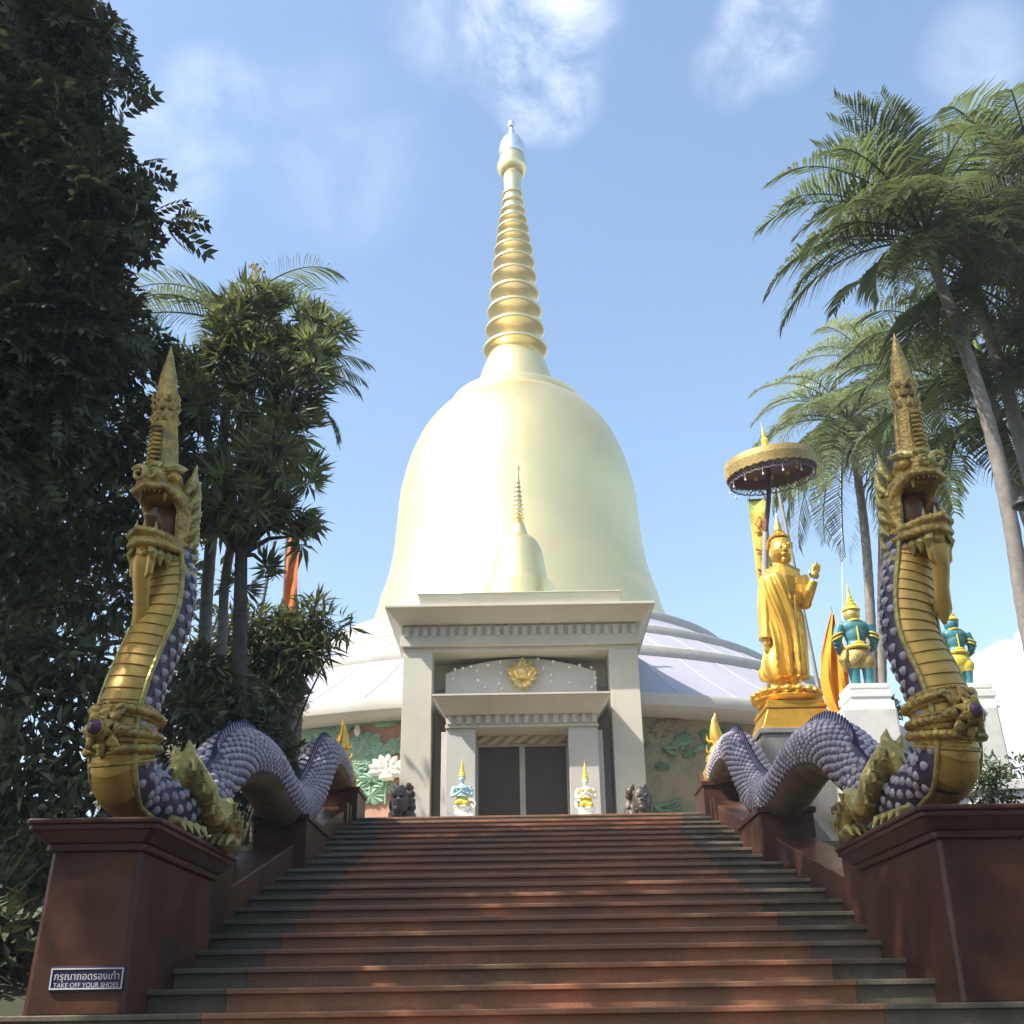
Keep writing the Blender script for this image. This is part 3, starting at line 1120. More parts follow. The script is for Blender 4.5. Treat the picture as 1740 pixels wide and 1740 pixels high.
# roof
b = MB()
prof = [(RE + .10, ZE + .02), (12.5, ZR + 7.28), (11.0, ZR + 8.33), (9.6, ZR + 9.25), (8.2, ZR + 10.15), (7.0, ZR + 10.95), (6.2, ZR + 11.45), (5.4, ZR + 11.95)]
b.lathe(prof, TC, 160)
roof = b.build('roof', M['roof'], temple)
for (r, z, k) in ((11.0, ZR + 8.33, .12), (8.9, ZR + 9.68, .11), (7.1, ZR + 10.88, .10)):
    b = MB()
    b.lathe([(r + .20, z - .16), (r + .24, z - .02), (r + .18, z + .14), (r + .02, z + .22), (r - .22, z + .20), (r - .1, z - .08)], TC, 160)
    b.build('roof_rib', M['roof_rib'], roof)
b = MB()
b.lathe([(RE - .5, ZE - .36), (RE + .02, ZE - .34), (RE + .16, ZE - .24), (RE + .20, ZE - .06), (RE + .16, ZE + .03), (RE - .2, ZE + .06)], TC, 160)
b.build('gutter', M['plaster_cool'], roof)
b = MB()
for i in range(60):
    a = 2 * math.pi * (i + .5) / 60
    b.tube([(TCX + r_ * math.sin(a), DC - r_ * math.cos(a), z_ + .002) for r_, z_ in prof[:5]], .009, 4, caps=False)
b.build('roof_seam', M['roof_rib'], roof)
# bell
prof = [(5.62, ZR + 10.9), (5.56, ZR + 11.4), (5.46, ZR + 11.9), (5.32, ZR + 12.4), sil(240, 1046), sil(236, 1030), sil(228, 1010), sil(220, 985), sil(211, 945), sil(204, 890), sil(199, 850), sil(191, 819), sil(183, 795), sil(174, 774.5),
        sil(164, 756), sil(154, 741), sil(143, 728), sil(131, 716), sil(121, 709), sil(112, 703)]
zt_, = (prof[-1][1],)
prof += [(hw(110, 700, DC), zt_ + .12), (hw(111, 698, DC), zt_ + .30), (hw(104, 692, DC), zt_ + .42), (hw(70, 690, DC), zt_ + .55)]
# denser, smooth profile
P3 = catmull([(r, 0, z) for r, z in prof[:20]], 0.25)
prof = [(p.x, p.z) for p in P3] + prof[20:]
b = MB()
b.lathe(prof, TC, 128)
bell = b.build('bell', M['stupa_gold'], temple, ang=50)
nk = [sil(67, 676), sil(66, 665), sil(62, 650), sil(57, 634), sil(50, 618), sil(44, 606), sil(40, 598)]
P3 = catmull([(r, 0, z) for r, z in nk], 0.2)
b = MB()
b.lathe([(nk[0][0] * 1.06, zt_ + .4), (nk[0][0] * 1.05, nk[0][1] - .05)] + [(p.x, p.z) for p in P3], TC, 96)
b.build('bell_neck', M['stupa_gold'], bell, ang=50)
# spire with flared rings
rings = [(598, 55), (564, 50.5), (533, 46.5), (503, 42.5), (474, 39), (450, 36), (428, 33), (410, 29.5), (392, 27), (377, 24.5), (362, 21.5), (347, 19.5), (333, 18)]
b = MB()
b.lathe([sil(30, 605), sil(20, 450), sil(15, 335), sil(14.5, 325), sil(15.5, 292), sil(15, 270), sil(14, 255)], TC, 48)
spire = b.build('spire', M['spire_gold'], temple)
for i, (py, hp) in enumerate(rings):
    r, z = sil(hp, py)
    z2 = sil(1, rings[i + 1][0])[1] if i < len(rings) - 1 else z + .45
    h_ = z2 - z
    rn = sil(rings[i + 1][1], rings[i + 1][0])[0] if i < len(rings) - 1 else r * .85
    b = MB()
    # bowl that flares upward to a thin rim, as seen from below
    b.lathe([(r * .60, z - .46 * h_), (r * .66, z - .36 * h_), (r * .76, z - .20 * h_), (r * .90, z - .06 * h_), (r * .985, z + .0 * h_), (r, z + .04 * h_), (r, z + .12 * h_), (r * .97, z + .16 * h_), (rn * .80, z + .24 * h_), (rn * .64, z + .32 * h_), (rn * .60, z + .56 * h_)], TC, 64)
    b.build('ring', M['spire_gold'], spire, ang=50)
r, z = sil(26, 284)
b = MB()
b.lathe([(r * .6, z - .5), (r * .75, z - .42), (r * .97, z - .15), (r, z), (r * .9, z + .25), (r * .8, z + .5), (r * .72, z + .8), (r * .6, z + 1.0)], TC, 48)
b.build('collar', M['spire_gold'], spire)
r, z = sil(22, 256)
b = MB()
b.lathe([(r * .5, z + .1), (r * .84, z - .28), (r * .93, z - .30), (r, z - .12), (r * .99, z + .08), (r * .88, z + .40), (r * .66, z + .68), (r * .34, z + .88), (.16, z + 1.0), (.09, z + 1.3)], TC, 48)
zt2 = sil(1, 207)[1]
b.ell((TCX, DC, zt2 - .15), (.17, .17, .22))
b.tube([(TCX, DC, z + .9), (TCX, DC, zt2)], .05, 8)
b.build('finial', M['silver'], temple)

# ------------------------------------------------------------------ porch
porch = MB()
YF, YI, YB = 23.0, 22.75, 23.75       # frame face, inner portal face, recessed panel
XL, XR = -hw(203.5, 1200, YF), hw(203.5, 1200, YF)
T = Matrix.Translation((TCX, 0, 0))


def tb(name, m_, parent, mats=M['plaster'], **kw):
    m_.xform(T)
    return m_.build(name, mats, parent, **kw)


XI = hw(153, 1200, YF)
zTopOpen = zc(1105, YF)
zBand = zc(1080, YF)
b = MB()
b.box(XL, XR, YB + .25, 29.5, ZT - .02, zc(1060, YF))
porch = tb('porch', b, temple, smooth=False)
for s in (-1, 1):
    b = MB()
    b.box(min(s * XI, s * XR), max(s * XI, s * XR), YF, YB + .248, ZT - .02, zTopOpen)
    tb('pillar', b, porch, smooth=False, bevel=.01)
b = MB()
b.box(XL - .004, XR + .004, YF - .004, YB + .25, zTopOpen, zc(1098, YF))
b.box(XL - .06, XR + .06, YF - .10, YB + .25, zc(1098, YF) + .002, zBand)
tb('lintel', b, porch, smooth=False, bevel=.008)
# outer cornice: dentil course, sloping cornice, parapet
yd = YF - .16
b = MB()
b.box(XL - .04, XR + .04, YF - .06, 29.6, zBand + .001, zc(1058, yd))
nd_ = 26
zA, zB = zc(1078, yd), zc(1062, yd)
for i in range(nd_):
    x = lerp(XL + .02, XR - .02 - .11, i / (nd_ - 1))
    b.box(x, x + .11, YF - .125, YF - .058, zA, zB)
tb('dentil_band', b, porch, smooth=False)
b = MB()
za, zb_, zt3 = zc(1058, yd), zc(1030, 22.35), zc(1024, 22.3)
xa, xb = hw(206, 1058, yd), hw(227, 1030, 22.35)
b.hexa((-xa, xa, yd - .03, 29.6, za), (-xb, xb, 22.35, 29.9, zb_))
b.box(-xb - .03, xb + .03, 22.3, 29.92, zb_ + .001, zt3)
tb('cornice', b, porch, smooth=False, bevel=.008)
b = MB()
xa, xb = hw(168, 1020, 22.9), hw(172, 1006, 22.85)
b.hexa((-xa, xa, 22.95, 29.0, zt3 + .001), (-xb, xb, 22.82, 29.0, zc(1008, 22.85)))
b.box(-xb - .02, xb + .02, 22.8, 29.02, zc(1008, 22.85) + .001, zc(1005, 22.8))
tb('parapet', b, porch, smooth=False, bevel=.008)
# recessed arched board
b = MB()
zbot = zc(1185, 23.5)
xw = XI - hw(20, 1140, YB)
poly = [(-xw, 23.45, zbot), (xw, 23.45, zbot)]
for i in range(25):
    a = 1 - 2 * i / 24
    poly.append((a * xw, 23.45, lerp(zc(1119, 23.45), zc(1143, 23.45), a * a)))
b.slab([Vector(p) for p in poly], Vector((0, .54, 0)))
tb('arch_board', b, porch, M['plaster_cool'], smooth=False)
b = MB()
for i in range(21):
    a = -1 + 2 * i / 20
    if abs(a) < .06:
        continue
    for (yy, py0, py1, kx, r_) in ((23.43, 1112, 1128, .86, .028),):
        b.ell((a * xw * .80, 23.99, lerp(zc(1108, 23.99), zc(1122, 23.99), a * a)), .034, n=8, m=5)
for (px, py) in ((773, 1137), (769, 1154), (811, 1140), (812, 1156), (829, 1130), (850, 1124), (852, 1142), (848, 1161), (824, 1169), (853, 1170), (914, 1120), (923, 1135), (936, 1147), (936, 1157),
                 (967, 1134), (967, 1160), (1005, 1134), (1010, 1142), (1012, 1152), (1012, 1160), (1006, 1168), (940, 1124), (985, 1130), (800, 1132), (786, 1135)):
    p = W(px, py, 23.44)
    b.ell((p.x - TCX, 23.44, p.z), .035, n=8, m=5)
tb('bead_garland', b, porch, M['bead'])
# golden lotus emblem
ec = W(888, 1146, 23.36)
b = MB()
f3 = Vector((0, -1, 0))


def petal(m_, c, ang, ln, wd, out=.05, lift=.1):
    d = Vector((math.sin(ang), 0, math.cos(ang)))
    m_.tube([c, c + d * ln * .35 + f3 * out, c + d * ln * .7 + f3 * (out + lift * .5), c + d * ln + f3 * lift * .3], [wd * .5, wd, wd * .75, .006], 10, flat=.4, up=Vector((0, 1, 0)))


c = ec - Vector((0, 0, .12))
for a, ln, wd in ((0, .52, .12), (.45, .46, .11), (-.45, .46, .11), (.95, .46, .11), (-.95, .46, .11), (1.45, .34, .08), (-1.45, .34, .08)):
    petal(b, c, a, ln, wd)
for a in (.22, -.22, .7, -.7):
    petal(b, c, a, .34, .09, .10, .12)
for a in (2.2, -2.2, 2.75, -2.75):
    petal(b, c, a, .26, .09, .06, .06)
b.ell(c + Vector((0, -.14, .12)), (.12, .07, .13))
b.build('lotus_emblem', M['emblem_gold'], porch)
# inner portal
YP = 22.72
xo, xi = hw(129, 1250, YP), hw(79, 1250, YP)
zt4 = zc(1236, YP)
for s in (-1, 1):
    b = MB()
    b.box(min(s * xi, s * xo), max(s * xi, s * xo), YP, YB + .24, ZT - .02, zt4)
    b.box(min(s * (xo + .002), s * (xo + .12)), max(s * (xo + .002), s * (xo + .12)), YP + .3, YB + .24, ZT - .02, zt4)
    tb('door_pillar', b, porch, M['plaster_cool'], smooth=False, bevel=.01)
b = MB()
b.box(-xo - .02, xo + .02, YP - .06, YB + .24, zt4 + .001, zc(1230, YP - .06))
yd = YP - .12
zA, zB = zc(1228, yd), zc(1213, yd)
b.box(-xo, xo, YP - .04, YB + .24, zc(1230, YP - .06) + .001, zB + .001)
for i in range(16):
    x = lerp(-xo + .02, xo - .02 - .1, i / 15)
    b.box(x, x + .10, YP - .10, YP - .038, zA, zB)
tb('door_dentil_band', b, porch, M['plaster'], smooth=False)
b = MB()
yc_ = 22.18
za, zb_ = zB + .002, zc(1181, yc_)
xa, xb = hw(131, 1212, yd), hw(150, 1181, yc_)
b.hexa((-xa, xa, yd - .04, YB + .24, za), (-xb, xb, yc_, YB + .24, zb_))
b.box(-xb - .02, xb + .02, yc_ - .03, YB + .24, zb_ + .001, zc(1177, yc_ - .03))
tb('door_cornice', b, porch, M['plaster'], smooth=False, bevel=.008)
# doorway: a dark slab stands in for the shade of the hall
b = MB()
zd = zc(1264, 23.3)
b.box(-xi, xi, YB + .1, YB + .248, ZT, zt4 + .3)
tb('doorway_shade', b, porch, M['hall_shade'], smooth=False)
b = MB()
for (x0, x1) in ((-xi + .03, -.06), (.06, xi - .03)):
    b.box(x0, x1, 23.58, 23.60, ZT + .02, zd)
tb('door_glass', b, porch, M['door_glass'], smooth=False)
b = MB()
b.box(-.06, .06, 23.54, 23.62, ZT, zd)
b.box(-xi, xi, 23.53, 23.63, zd + .001, zd + .06)
b.box(-xi, -xi + .03, 23.54, 23.62, ZT, zd)
b.box(xi - .03, xi, 23.54, 23.62, ZT, zd)
tb('door_frame', b, porch, M['door_frame'], smooth=False)
b = MB()
N_ = 40
vs = []
for j in range(7):
    for i in range(N_ + 1):
        x = lerp(-xi + .01, xi - .01, i / N_)
        sag = .10 * abs(math.sin(i / N_ * 2 * math.pi)) + .02 * math.sin(i * 1.7)
        vs.append((x, 23.45 + .03 * math.sin(i * 1.1 + j), zt4 - (zt4 - zd + sag * .35 - .06) * j / 6))
b.add(vs, [(j * (N_ + 1) + i, j * (N_ + 1) + i + 1, (j + 1) * (N_ + 1) + i + 1, (j + 1) * (N_ + 1) + i) for j in range(6) for i in range(N_)])
tb('drape', b, porch, M['drape'])

# small stupa on the porch roof
YS = 24.2


def s2(hp, py):
    return (hw(hp, py, YS), zc(py, YS))


zb0 = s2(49, 996)[1]
b = MB()
b.lathe([(s2(60, 1000)[0], zt3 - .1), (s2(60, 1000)[0], zb0 - .03), s2(50.5, 997), s2(49.5, 993), s2(46, 975), s2(43, 955), s2(41, 944), s2(37, 932), s2(32, 923), s2(26, 917), s2(19, 914), s2(16.5, 910), s2(13, 900), s2(10.5, 892)], (TCX, YS), 64)
mini = b.build('small_stupa', M['stupa_gold'], temple, ang=45)
b = MB()
b.lathe([s2(8, 894), s2(3, 810), s2(2.6, 798)], (TCX, YS), 20)
b.lathe([s2(2.5, 799), s2(5, 797), s2(5, 795), s2(2.2, 792), s2(.6, 784)], (TCX, YS), 20)
b.build('small_spire', M['stupa_gold'], mini)
for i in range(10):
    py = 890 - 7.6 * i
    hp = 11.2 - .68 * i
    r, z = s2(hp, py)
    h_ = s2(1, py - 7.6)[1] - z
    b = MB()
    b.lathe([(r * .65, z - .3 * h_), (r * .9, z - .05 * h_), (r, z + .08 * h_), (r * .95, z + .2 * h_), (r * .6, z + .6 * h_)], (TCX, YS), 32)
    b.build('small_ring', M['spire_gold'], mini)

# ------------------------------------------------------------------ relief wall panels
RW = 13.15


def wallpt(a, z, out=0.0):
    r = RW + out
    return Vector((TCX + r * math.sin(a), DC - r * math.cos(a), z))


def panel(a0, a1, z0, z1, out, n=24):
    b = MB()
    vs = []
    for i in range(n + 1):
        a = lerp(a0, a1, i / n)
        vs += [wallpt(a, z0, out), wallpt(a, z1, out), wallpt(a, z1, 0), wallpt(a, z0, 0)]
    fs = []
    for i in range(n):
        for k in range(4):
            fs.append((4 * i + k, 4 * (i + 1) + k, 4 * (i + 1) + (k + 1) % 4, 4 * i + (k + 1) % 4))
    fs += [(3, 2, 1, 0), (4 * n, 4 * n + 1, 4 * n + 2, 4 * n + 3)]
    return b.add(vs, fs)


zlo, zhi = ZT + .46, ZE - .37
relL = panel(-.50, -.11, zlo, zhi, .05).build('relief_panel', M['terracotta'], temple, smooth=False)
relR = panel(.11, .60, zlo, zhi, .05).build('relief_panel', M['relief_olive'], temple, smooth=False)
relR['label'] = 'olive green relief panel'
tpatch = panel(.305, .42, zlo + .02, zlo + 1.55, .075, 10).build('terracotta_field', M['terracotta'], relR, smooth=False)
rr = random.Random(5)


def lotus_leaf(par, a, z, r, flat, m_, tilt=0.0, wav=.06):
    b = MB()
    n = 30
    c = wallpt(a, z, .11)
    ux = Vector((math.cos(a), math.sin(a), 0))
    nz_ = Vector((math.sin(a), -math.cos(a), 0))
    vs = [c + nz_ * .05]
    for ring_, rf in enumerate((.35, .7, 1.0)):
        for i in range(n):
            t = 2 * math.pi * i / n
            notch = 1 - .35 * math.exp(-((t - 4.7) / .18) ** 2)
            rad_ = r * rf * notch * (1 + (wav * math.sin(7 * t + a * 30) if rf == 1 else 0))
            hgt = .03 + .035 * math.cos(t * 11) * rf - .03 * (rf == 1.0)
            x = rad_ * math.cos(t)
            y = rad_ * math.sin(t) * flat
            vs.append(c + ux * (x * math.cos(tilt) - y * math.sin(tilt)) + Vector((0, 0, x * math.sin(tilt) + y * math.cos(tilt))) + nz_ * hgt)
    for i in range(n):     # rim reaching back to the wall
        vs.append(vs[1 + 2 * n + i] - nz_ * .09)
    fs = [(0, 1 + i, 1 + (i + 1) % n) for i in range(n)]
    for q in range(3):
        fs += [(1 + q * n + i, 1 + (q + 1) * n + i, 1 + (q + 1) * n + (i + 1) % n, 1 + q * n + (i + 1) % n) for i in range(n)]
    b.add(vs, fs)
    return b.build('lotus_leaf', m_, par, ang=25)


for (px, py, r, fl, tl) in ((530, 1238, .50, .75, .2), (560, 1262, .42, .6, -.2), (520, 1285, .45, .7, .3), (545, 1310, .40, .6, 0), (600, 1228, .42, .32, .05), (655, 1226, .34, .4, 0),
                            (618, 1262, .42, .55, .1), (605, 1285, .42, .6, -.1), (640, 1282, .36, .7, .2), (626, 1300, .36, .5, 0), (600, 1305, .38, .6, .2), (632, 1322, .34, .42, 0),
                            (672, 1268, .26, .75, .1), (606, 1345, .36, .6, .1), (630, 1352, .34, .6, -.1), (585, 1335, .40, .6, .2), (655, 1338, .30, .5, 0), (560, 1345, .4, .6, 0), (678, 1345, .2, .6, 0),
                            (575, 1240, .3, .4, 0), (512, 1330, .4, .7, 0), (500, 1255, .4, .7, .1), (662, 1300, .2, .5, 0)):
    Y = 24.6
    for _ in range(4):
        p = W(px, py, Y)
        Y = DC - math.sqrt(max(1, (RW + .1) ** 2 - (p.x - TCX) ** 2))
    p = W(px, py, Y)
    lotus_leaf(relL, math.asin((p.x - TCX) / (RW + .1)), p.z, r, fl, M['leaf_relief'], tl)


def onwall(px, py, out=.1):
    Y = 24.6
    for _ in range(4):
        p = W(px, py, Y)
        Y = DC - math.sqrt(max(1, (RW + out) ** 2 - (p.x - TCX) ** 2))
    return W(px, py, Y)


b = MB()
fc = onwall(657, 1311, .22)
for ringn, (cnt, ln, wd_) in enumerate(((9, .42, .09), (7, .30, .08), (5, .18, .07))):
    for i in range(cnt):
        a = -1.9 + 3.8 * i / (cnt - 1) + (0.0 if ringn % 2 else .1)
        d = Vector((math.sin(a), -.15 - .2 * ringn, math.cos(a) * .8 + .1))
        b.tube([fc - Vector((0, .05 * ringn, .06)), fc + d * ln * .5, fc + d * ln * .85, fc + d * ln], [.03, wd_, wd_ * .7, .01], 8, flat=.45, up=Vector((0, 1, 0)))
b.ell(fc - Vector((0, .1, .15)), (.16, .08, .08))
fl_ = b.build('lotus_flower', M['lotus_white'], relL)
b = MB()
b.tube([fc - Vector((0, 0, .1)), onwall(655, 1345, .14), onwall(654, 1366, .14)], .022, 6)
b.build('flower_stem', M['leaf_relief'], fl_)
b = MB()
q0 = onwall(607, 1242, .16)
b.lathe([(.01, -.14), (.07, -.06), (.075, .02), (.04, .11), (.005, .16)], (q0.x, q0.y), 12, z0=q0.z)
bd = b.build('lotus_bud', M['lotus_white'], relL)
b = MB()
b.tube([q0 - Vector((0, 0, .1)), onwall(607, 1266, .14)], .018, 6)
b.build('bud_stem', M['leaf_relief'], bd)
# the olive panel: low relief trees, rocks and waves
rr = random.Random(9)
for i in range(26):
    a = rr.uniform(.16, .5)
    z = rr.uniform(zlo + .2, zhi - .2)
    if .29 < a < .43 and z < zlo + 1.6:
        continue
    lotus_leaf(relR, a, z, rr.uniform(.16, .34), rr.uniform(.4, .9), M['leaf_relief_dark'] if rr.random() < .7 else M['relief_olive'], rr.uniform(-.6, .6), .16)
for i in range(8):
    b = MB()
    a = .18 + i * .033
    z = zlo + rr.uniform(.1, .5) if i % 2 else zlo + rr.uniform(1.6, 2.3)
    pts_ = [wallpt(a + .02 * math.sin(k * 1.3 + i) + k * .008, z + .09 * k + .05 * math.sin(k + i), .12) for k in range(6)]
    b.tube(pts_, [.06, .07, .06, .05, .04, .01], 7)
    b.build('relief_branch', M['leaf_relief_dark'], relR)

# ------------------------------------------------------------------ white gate post at the far end of the terrace, left of the relief
gp = thing('gate_post', 'white plastered post with a stepped cap beside the lotus relief wall', 'post', (W(485, 1300, 21.5).x, 21.6, ZT))
px0, px1 = W(477, 1230, 21.5).x, W(505, 1230, 21.5).x
b = MB()
b.box(px0, px1, 21.4, 21.9, ZT - .05, W(480, 1205, 21.5).z)
b.build('shaft', M['white_wall'], gp, smooth=False, bevel=.01)
b = MB()
zz = W(480, 1205, 21.5).z
b.hexa((px0, px1, 21.4, 21.9, zz + .001), (px0 - .16, px1 + .1, 21.25, 22.05, zz + .14))
b.box(px0 - .18, px1 + .12, 21.23, 22.07, zz + .141, zz + .24)
b.box(px0 - .02, px1, 21.38, 21.9, zz + .241, zz + .5)
b.build('cap', M['white_wall'], gp, smooth=False, bevel=.01)

# ------------------------------------------------------------------ small figures on the terrace
def adorant(cx, cy, z, H_, skin, name_label, cloth, arm_m):
    """kneeling crowned figure with joined palms, on a white lotus pedestal; H_ = full height"""
    root = thing('kneeling_guardian', name_label, 'guardian statue', (cx, cy, z), 'kneeling guardians at the temple door')
    k = H_ / 1.30
    o = Vector((cx, cy, z))

    def q(x, y, zz):
        return o + Vector((x, y, zz)) * k
    b = MB()
    b.lathe([(.20, 0), (.20, .05), (.15, .07), (.17, .12), (.21, .18), (.20, .20), (.02, .2)], (0, 0), 24)
    b.v = [o + p * k for p in b.v]
    b.box(cx - .26 * k, cx + .26 * k, cy - .24 * k, cy + .24 * k, z - .3, z + .012 * k)
    b.build('plinth', M['white_paint'], root)
    b = MB()
    b.ell(q(0, .0, .30), (.155 * k, .15 * k, .13 * k))
    b.ell(q(.10, -.10, .25), (.07 * k, .14 * k, .06 * k))
    b.ell(q(-.10, -.10, .25), (.07 * k, .14 * k, .06 * k))
    b.build('skirt', cloth, root, remesh=.016, smooth_it=2)
    b = MB()
    b.ell(q(0, 0, .46), (.10 * k, .085 * k, .10 * k))
    b.ell(q(0, 0, .58), (.145 * k, .095 * k, .12 * k))
    b.tube([q(0, 0, .66), q(0, -.01, .76)], .045 * k, 10)
    b.ell(q(0, -.015, .81), (.066 * k, .075 * k, .085 * k))
    b.tube([q(0, -.085, .82), q(0, -.10, .79)], [.008, .014], 6)
    for s in (-1, 1):
        b.tube([q(s * .16, 0, .64), q(s * .21, .0, .52), q(s * .225, -.02, .43)], [.058 * k, .05 * k, .044 * k], 10)
        b.tube([q(s * .225, -.02, .43), q(s * .13, -.13, .44), q(s * .03, -.19, .50)], [.044 * k, .036 * k, .03 * k], 10)
        b.ell(q(s * .07, -.0, .815), (.012 * k, .02 * k, .035 * k))
        b.tube([q(s * .02, -.19, .49), q(s * .013, -.21, .60)], [.022 * k, .012 * k], 8)
    b.build('figure', skin, root, remesh=.013, smooth_it=1)
    b = MB()
    b.lathe([(.075, .85), (.088, .87), (.072, .90), (.078, .92), (.055, .96), (.06, .98), (.042, 1.02), (.046, 1.04), (.03, 1.09), (.033, 1.11), (.018, 1.18), (.004, 1.30)], (0, 0), 20)
    b.v = [o + p * k for p in b.v]
    b.build('crown', M['yellow'], root)
    b = MB()
    ringp = [q(.13 * math.cos(a), -.0 + .10 * math.sin(a) - .03, .62 - .03 * math.sin(a + math.pi)) for a in [2 * math.pi * i / 20 for i in range(21)]]
    b.tube(ringp, .02 * k, 6)
    for s in (-1, 1):
        b.tube([q(s * .17, -.055, .57), q(s * .235, -.03, .575), q(s * .25, .03, .58), q(s * .19, .055, .57), q(s * .165, 0, .565), q(s * .17, -.055, .57)], .016 * k, 6)
        b.tube([q(s * .14, -.16, .48), q(s * .17, -.08, .475), q(s * .12, -.10, .41), q(s * .11, -.15, .43), q(s * .14, -.16, .48)], .012 * k, 6)
    ringp = [q(.115 * math.cos(a), .10 * math.sin(a), .41) for a in [2 * math.pi * i / 20 for i in range(21)]]
    b.tube(ringp, .028 * k, 6)
    b.build('ornament', arm_m, root)
    return root


def fig_at(px, py_top, py_bot, Y):
    top, bot = W(px, py_top, Y), W(px, py_bot, Y)
    return bot.x, Y, bot.z, top.z - bot.z


x, y, z, H_ = fig_at(785, 1287, 1386, 21.9)
adorant(x, y, z, H_, M['pale_teal'], 'kneeling crowned guardian with a bare pale blue chest at the door pillar', M['yellow'], M['pale_teal'])
x, y, z, H_ = fig_at(997, 1292, 1388, 21.9)
adorant(x, y, z, H_, M['white_paint'], 'kneeling crowned guardian with a yellow chest plate at the door pillar', M['yellow'], M['yellow'])
# yellow breast plate for the second
for (px, py, lab, mk) in ((800, 1366, 'small white round floor marker with a dark ring beside the pale blue guardian', 0), (984, 1366, 'small white round floor marker with a dark scribble beside the yellow guardian', 1)):
    p = W(px, py, 22.25)
    mr = thing('door_marker', lab, 'marker', (p.x, 22.25, ZT), 'markers at the temple door')
    b = MB()
    b.tube([(p.x, 22.24, p.z), (p.x, 22.27, p.z)], .10, 24)
    b.build('disc', M['white_paint'], mr)
    b = MB()
    b.tube([(p.x, 22.28, ZT), (p.x, 22.28, p.z - .02)], .018, 8)
    b.build('post', M['white_paint'], mr)
    b = MB()
    if mk == 0:
        b.tube([(p.x + .05 * math.cos(a), 22.232, p.z + .05 * math.sin(a)) for a in [i * .4 for i in range(13)]], .008, 6)
    else:
        b.tube([(p.x - .05, 22.232, p.z + .04), (p.x + .0, 22.232, p.z + .045), (p.x - .02, 22.232, p.z - .05)], .008, 6)
        b.tube([(p.x + .02, 22.232, p.z + .03), (p.x + .055, 22.232, p.z + .01), (p.x + .03, 22.232, p.z - .04)], .008, 6)
    b.build('mark', M['bronze'], mr)


def lion(cx, cy, z, H_, W_, label, flip, name='stone_lion'):
    root = thing(name, label, 'lion statue', (cx, cy, z), 'carved lions on the terrace')
    o = Vector((cx, cy, z))
    rr_ = random.Random(3 + flip)
    b = MB()
    b.ell(o + Vector((0, .1, H_ * .42)), (W_ * .42, W_ * .40, H_ * .46))
    b.ell(o + Vector((flip * .03, -.14, H_ * .66)), (W_ * .33, W_ * .30, H_ * .28))
    b.ell(o + Vector((flip * .05, -.32, H_ * .58)), (W_ * .22, W_ * .16, H_ * .10))
    b.ell(o + Vector((flip * .05, -.30, H_ * .42)), (W_ * .20, W_ * .14, H_ * .07))
    for s in (-1, 1):
        b.tube([o + Vector((s * W_ * .27, -.15, H_ * .45)), o + Vector((s * W_ * .28, -.25, H_ * .2)), o + Vector((s * W_ * .27, -.28, 0))], [.12, .09, .1], 10)
        b.ell(o + Vector((s * W_ * .26, -.34, .05)), (.1, .14, .07))
        b.ell(o + Vector((s * W_ * .36, .15, H_ * .18)), (.14, .22, .2))
        b.ell(o + Vector((s * W_ * .24, -.05, H_ * .93)), (.06, .05, .08))
    for i in range(46):
        a = rr_.uniform(0, 2 * math.pi)
        hgt = rr_.uniform(.18, .95)
        rad_ = W_ * .44 * math.sin(min(1, max(.15, 1.15 - hgt * .8)) * math.pi / 2 + .2)
        if math.sin(a) < -.55 and .35 < hgt < .85:
            continue
        b.ell(o + Vector((math.cos(a) * rad_, math.sin(a) * rad_ + .05, hgt * H_)), rr_.uniform(.045, .09), n=8, m=6)
    b.build('body', M['bronze'], root, remesh=.018, smooth_it=1)
    for s in (-1, 1):
        e_ = MB()
        e_.ell(o + Vector((flip * .04 + s * W_ * .13, -.40, H_ * .72)), .045)
        e_.build('eye', M['black_metal'], root)
    m_ = MB()
    m_.ell(o + Vector((flip * .05, -.33, H_ * .50)), (W_ * .21, W_ * .16, H_ * .085))
    m_.build('mouth', M['black_metal'], root)
    return root


pa, pb = W(685, 1331, 20.6), W(685, 1398, 20.6)
lion(pa.x, 20.6, ZT, pa.z - ZT, hw(44, 1360, 20.6), 'dark carved lion beside the lotus relief wall', -1)
pa = W(1083, 1333, 20.6)
lion(pa.x, 20.6, ZT, pa.z - ZT, hw(44, 1360, 20.6), 'dark carved lion in front of the sun and shade edged door pillar', 1)
# ------------------------------------------------------------------ the golden Buddha and its surroundings
YBU = 16.6
pl0, pl1 = W(1300, 1240, YBU - .75), W(1447, 1240, YBU - .75)
zpl = W(1345, 1236, YBU - .75).z
plx0, plx1 = pl0.x - .05, pl1.x
pl = thing('granite_plinth', 'speckled grey granite block under the golden Buddha', 'plinth', ((plx0 + plx1) / 2, YBU, gz(4.5, YBU)))
b = MB()
b.box(plx0, plx1, YBU - .75, YBU + .75, gz(4.5, YBU - .8) - .3, zpl - .09)
b.build('block', M['grey_granite'], pl, smooth=False, bevel=.01)
b = MB()
b.box(plx0 - .03, plx1 + .03, YBU - .78, YBU + .78, zpl - .088, zpl)
b.build('top_slab', M['grey_granite'], pl, smooth=False, bevel=.015)

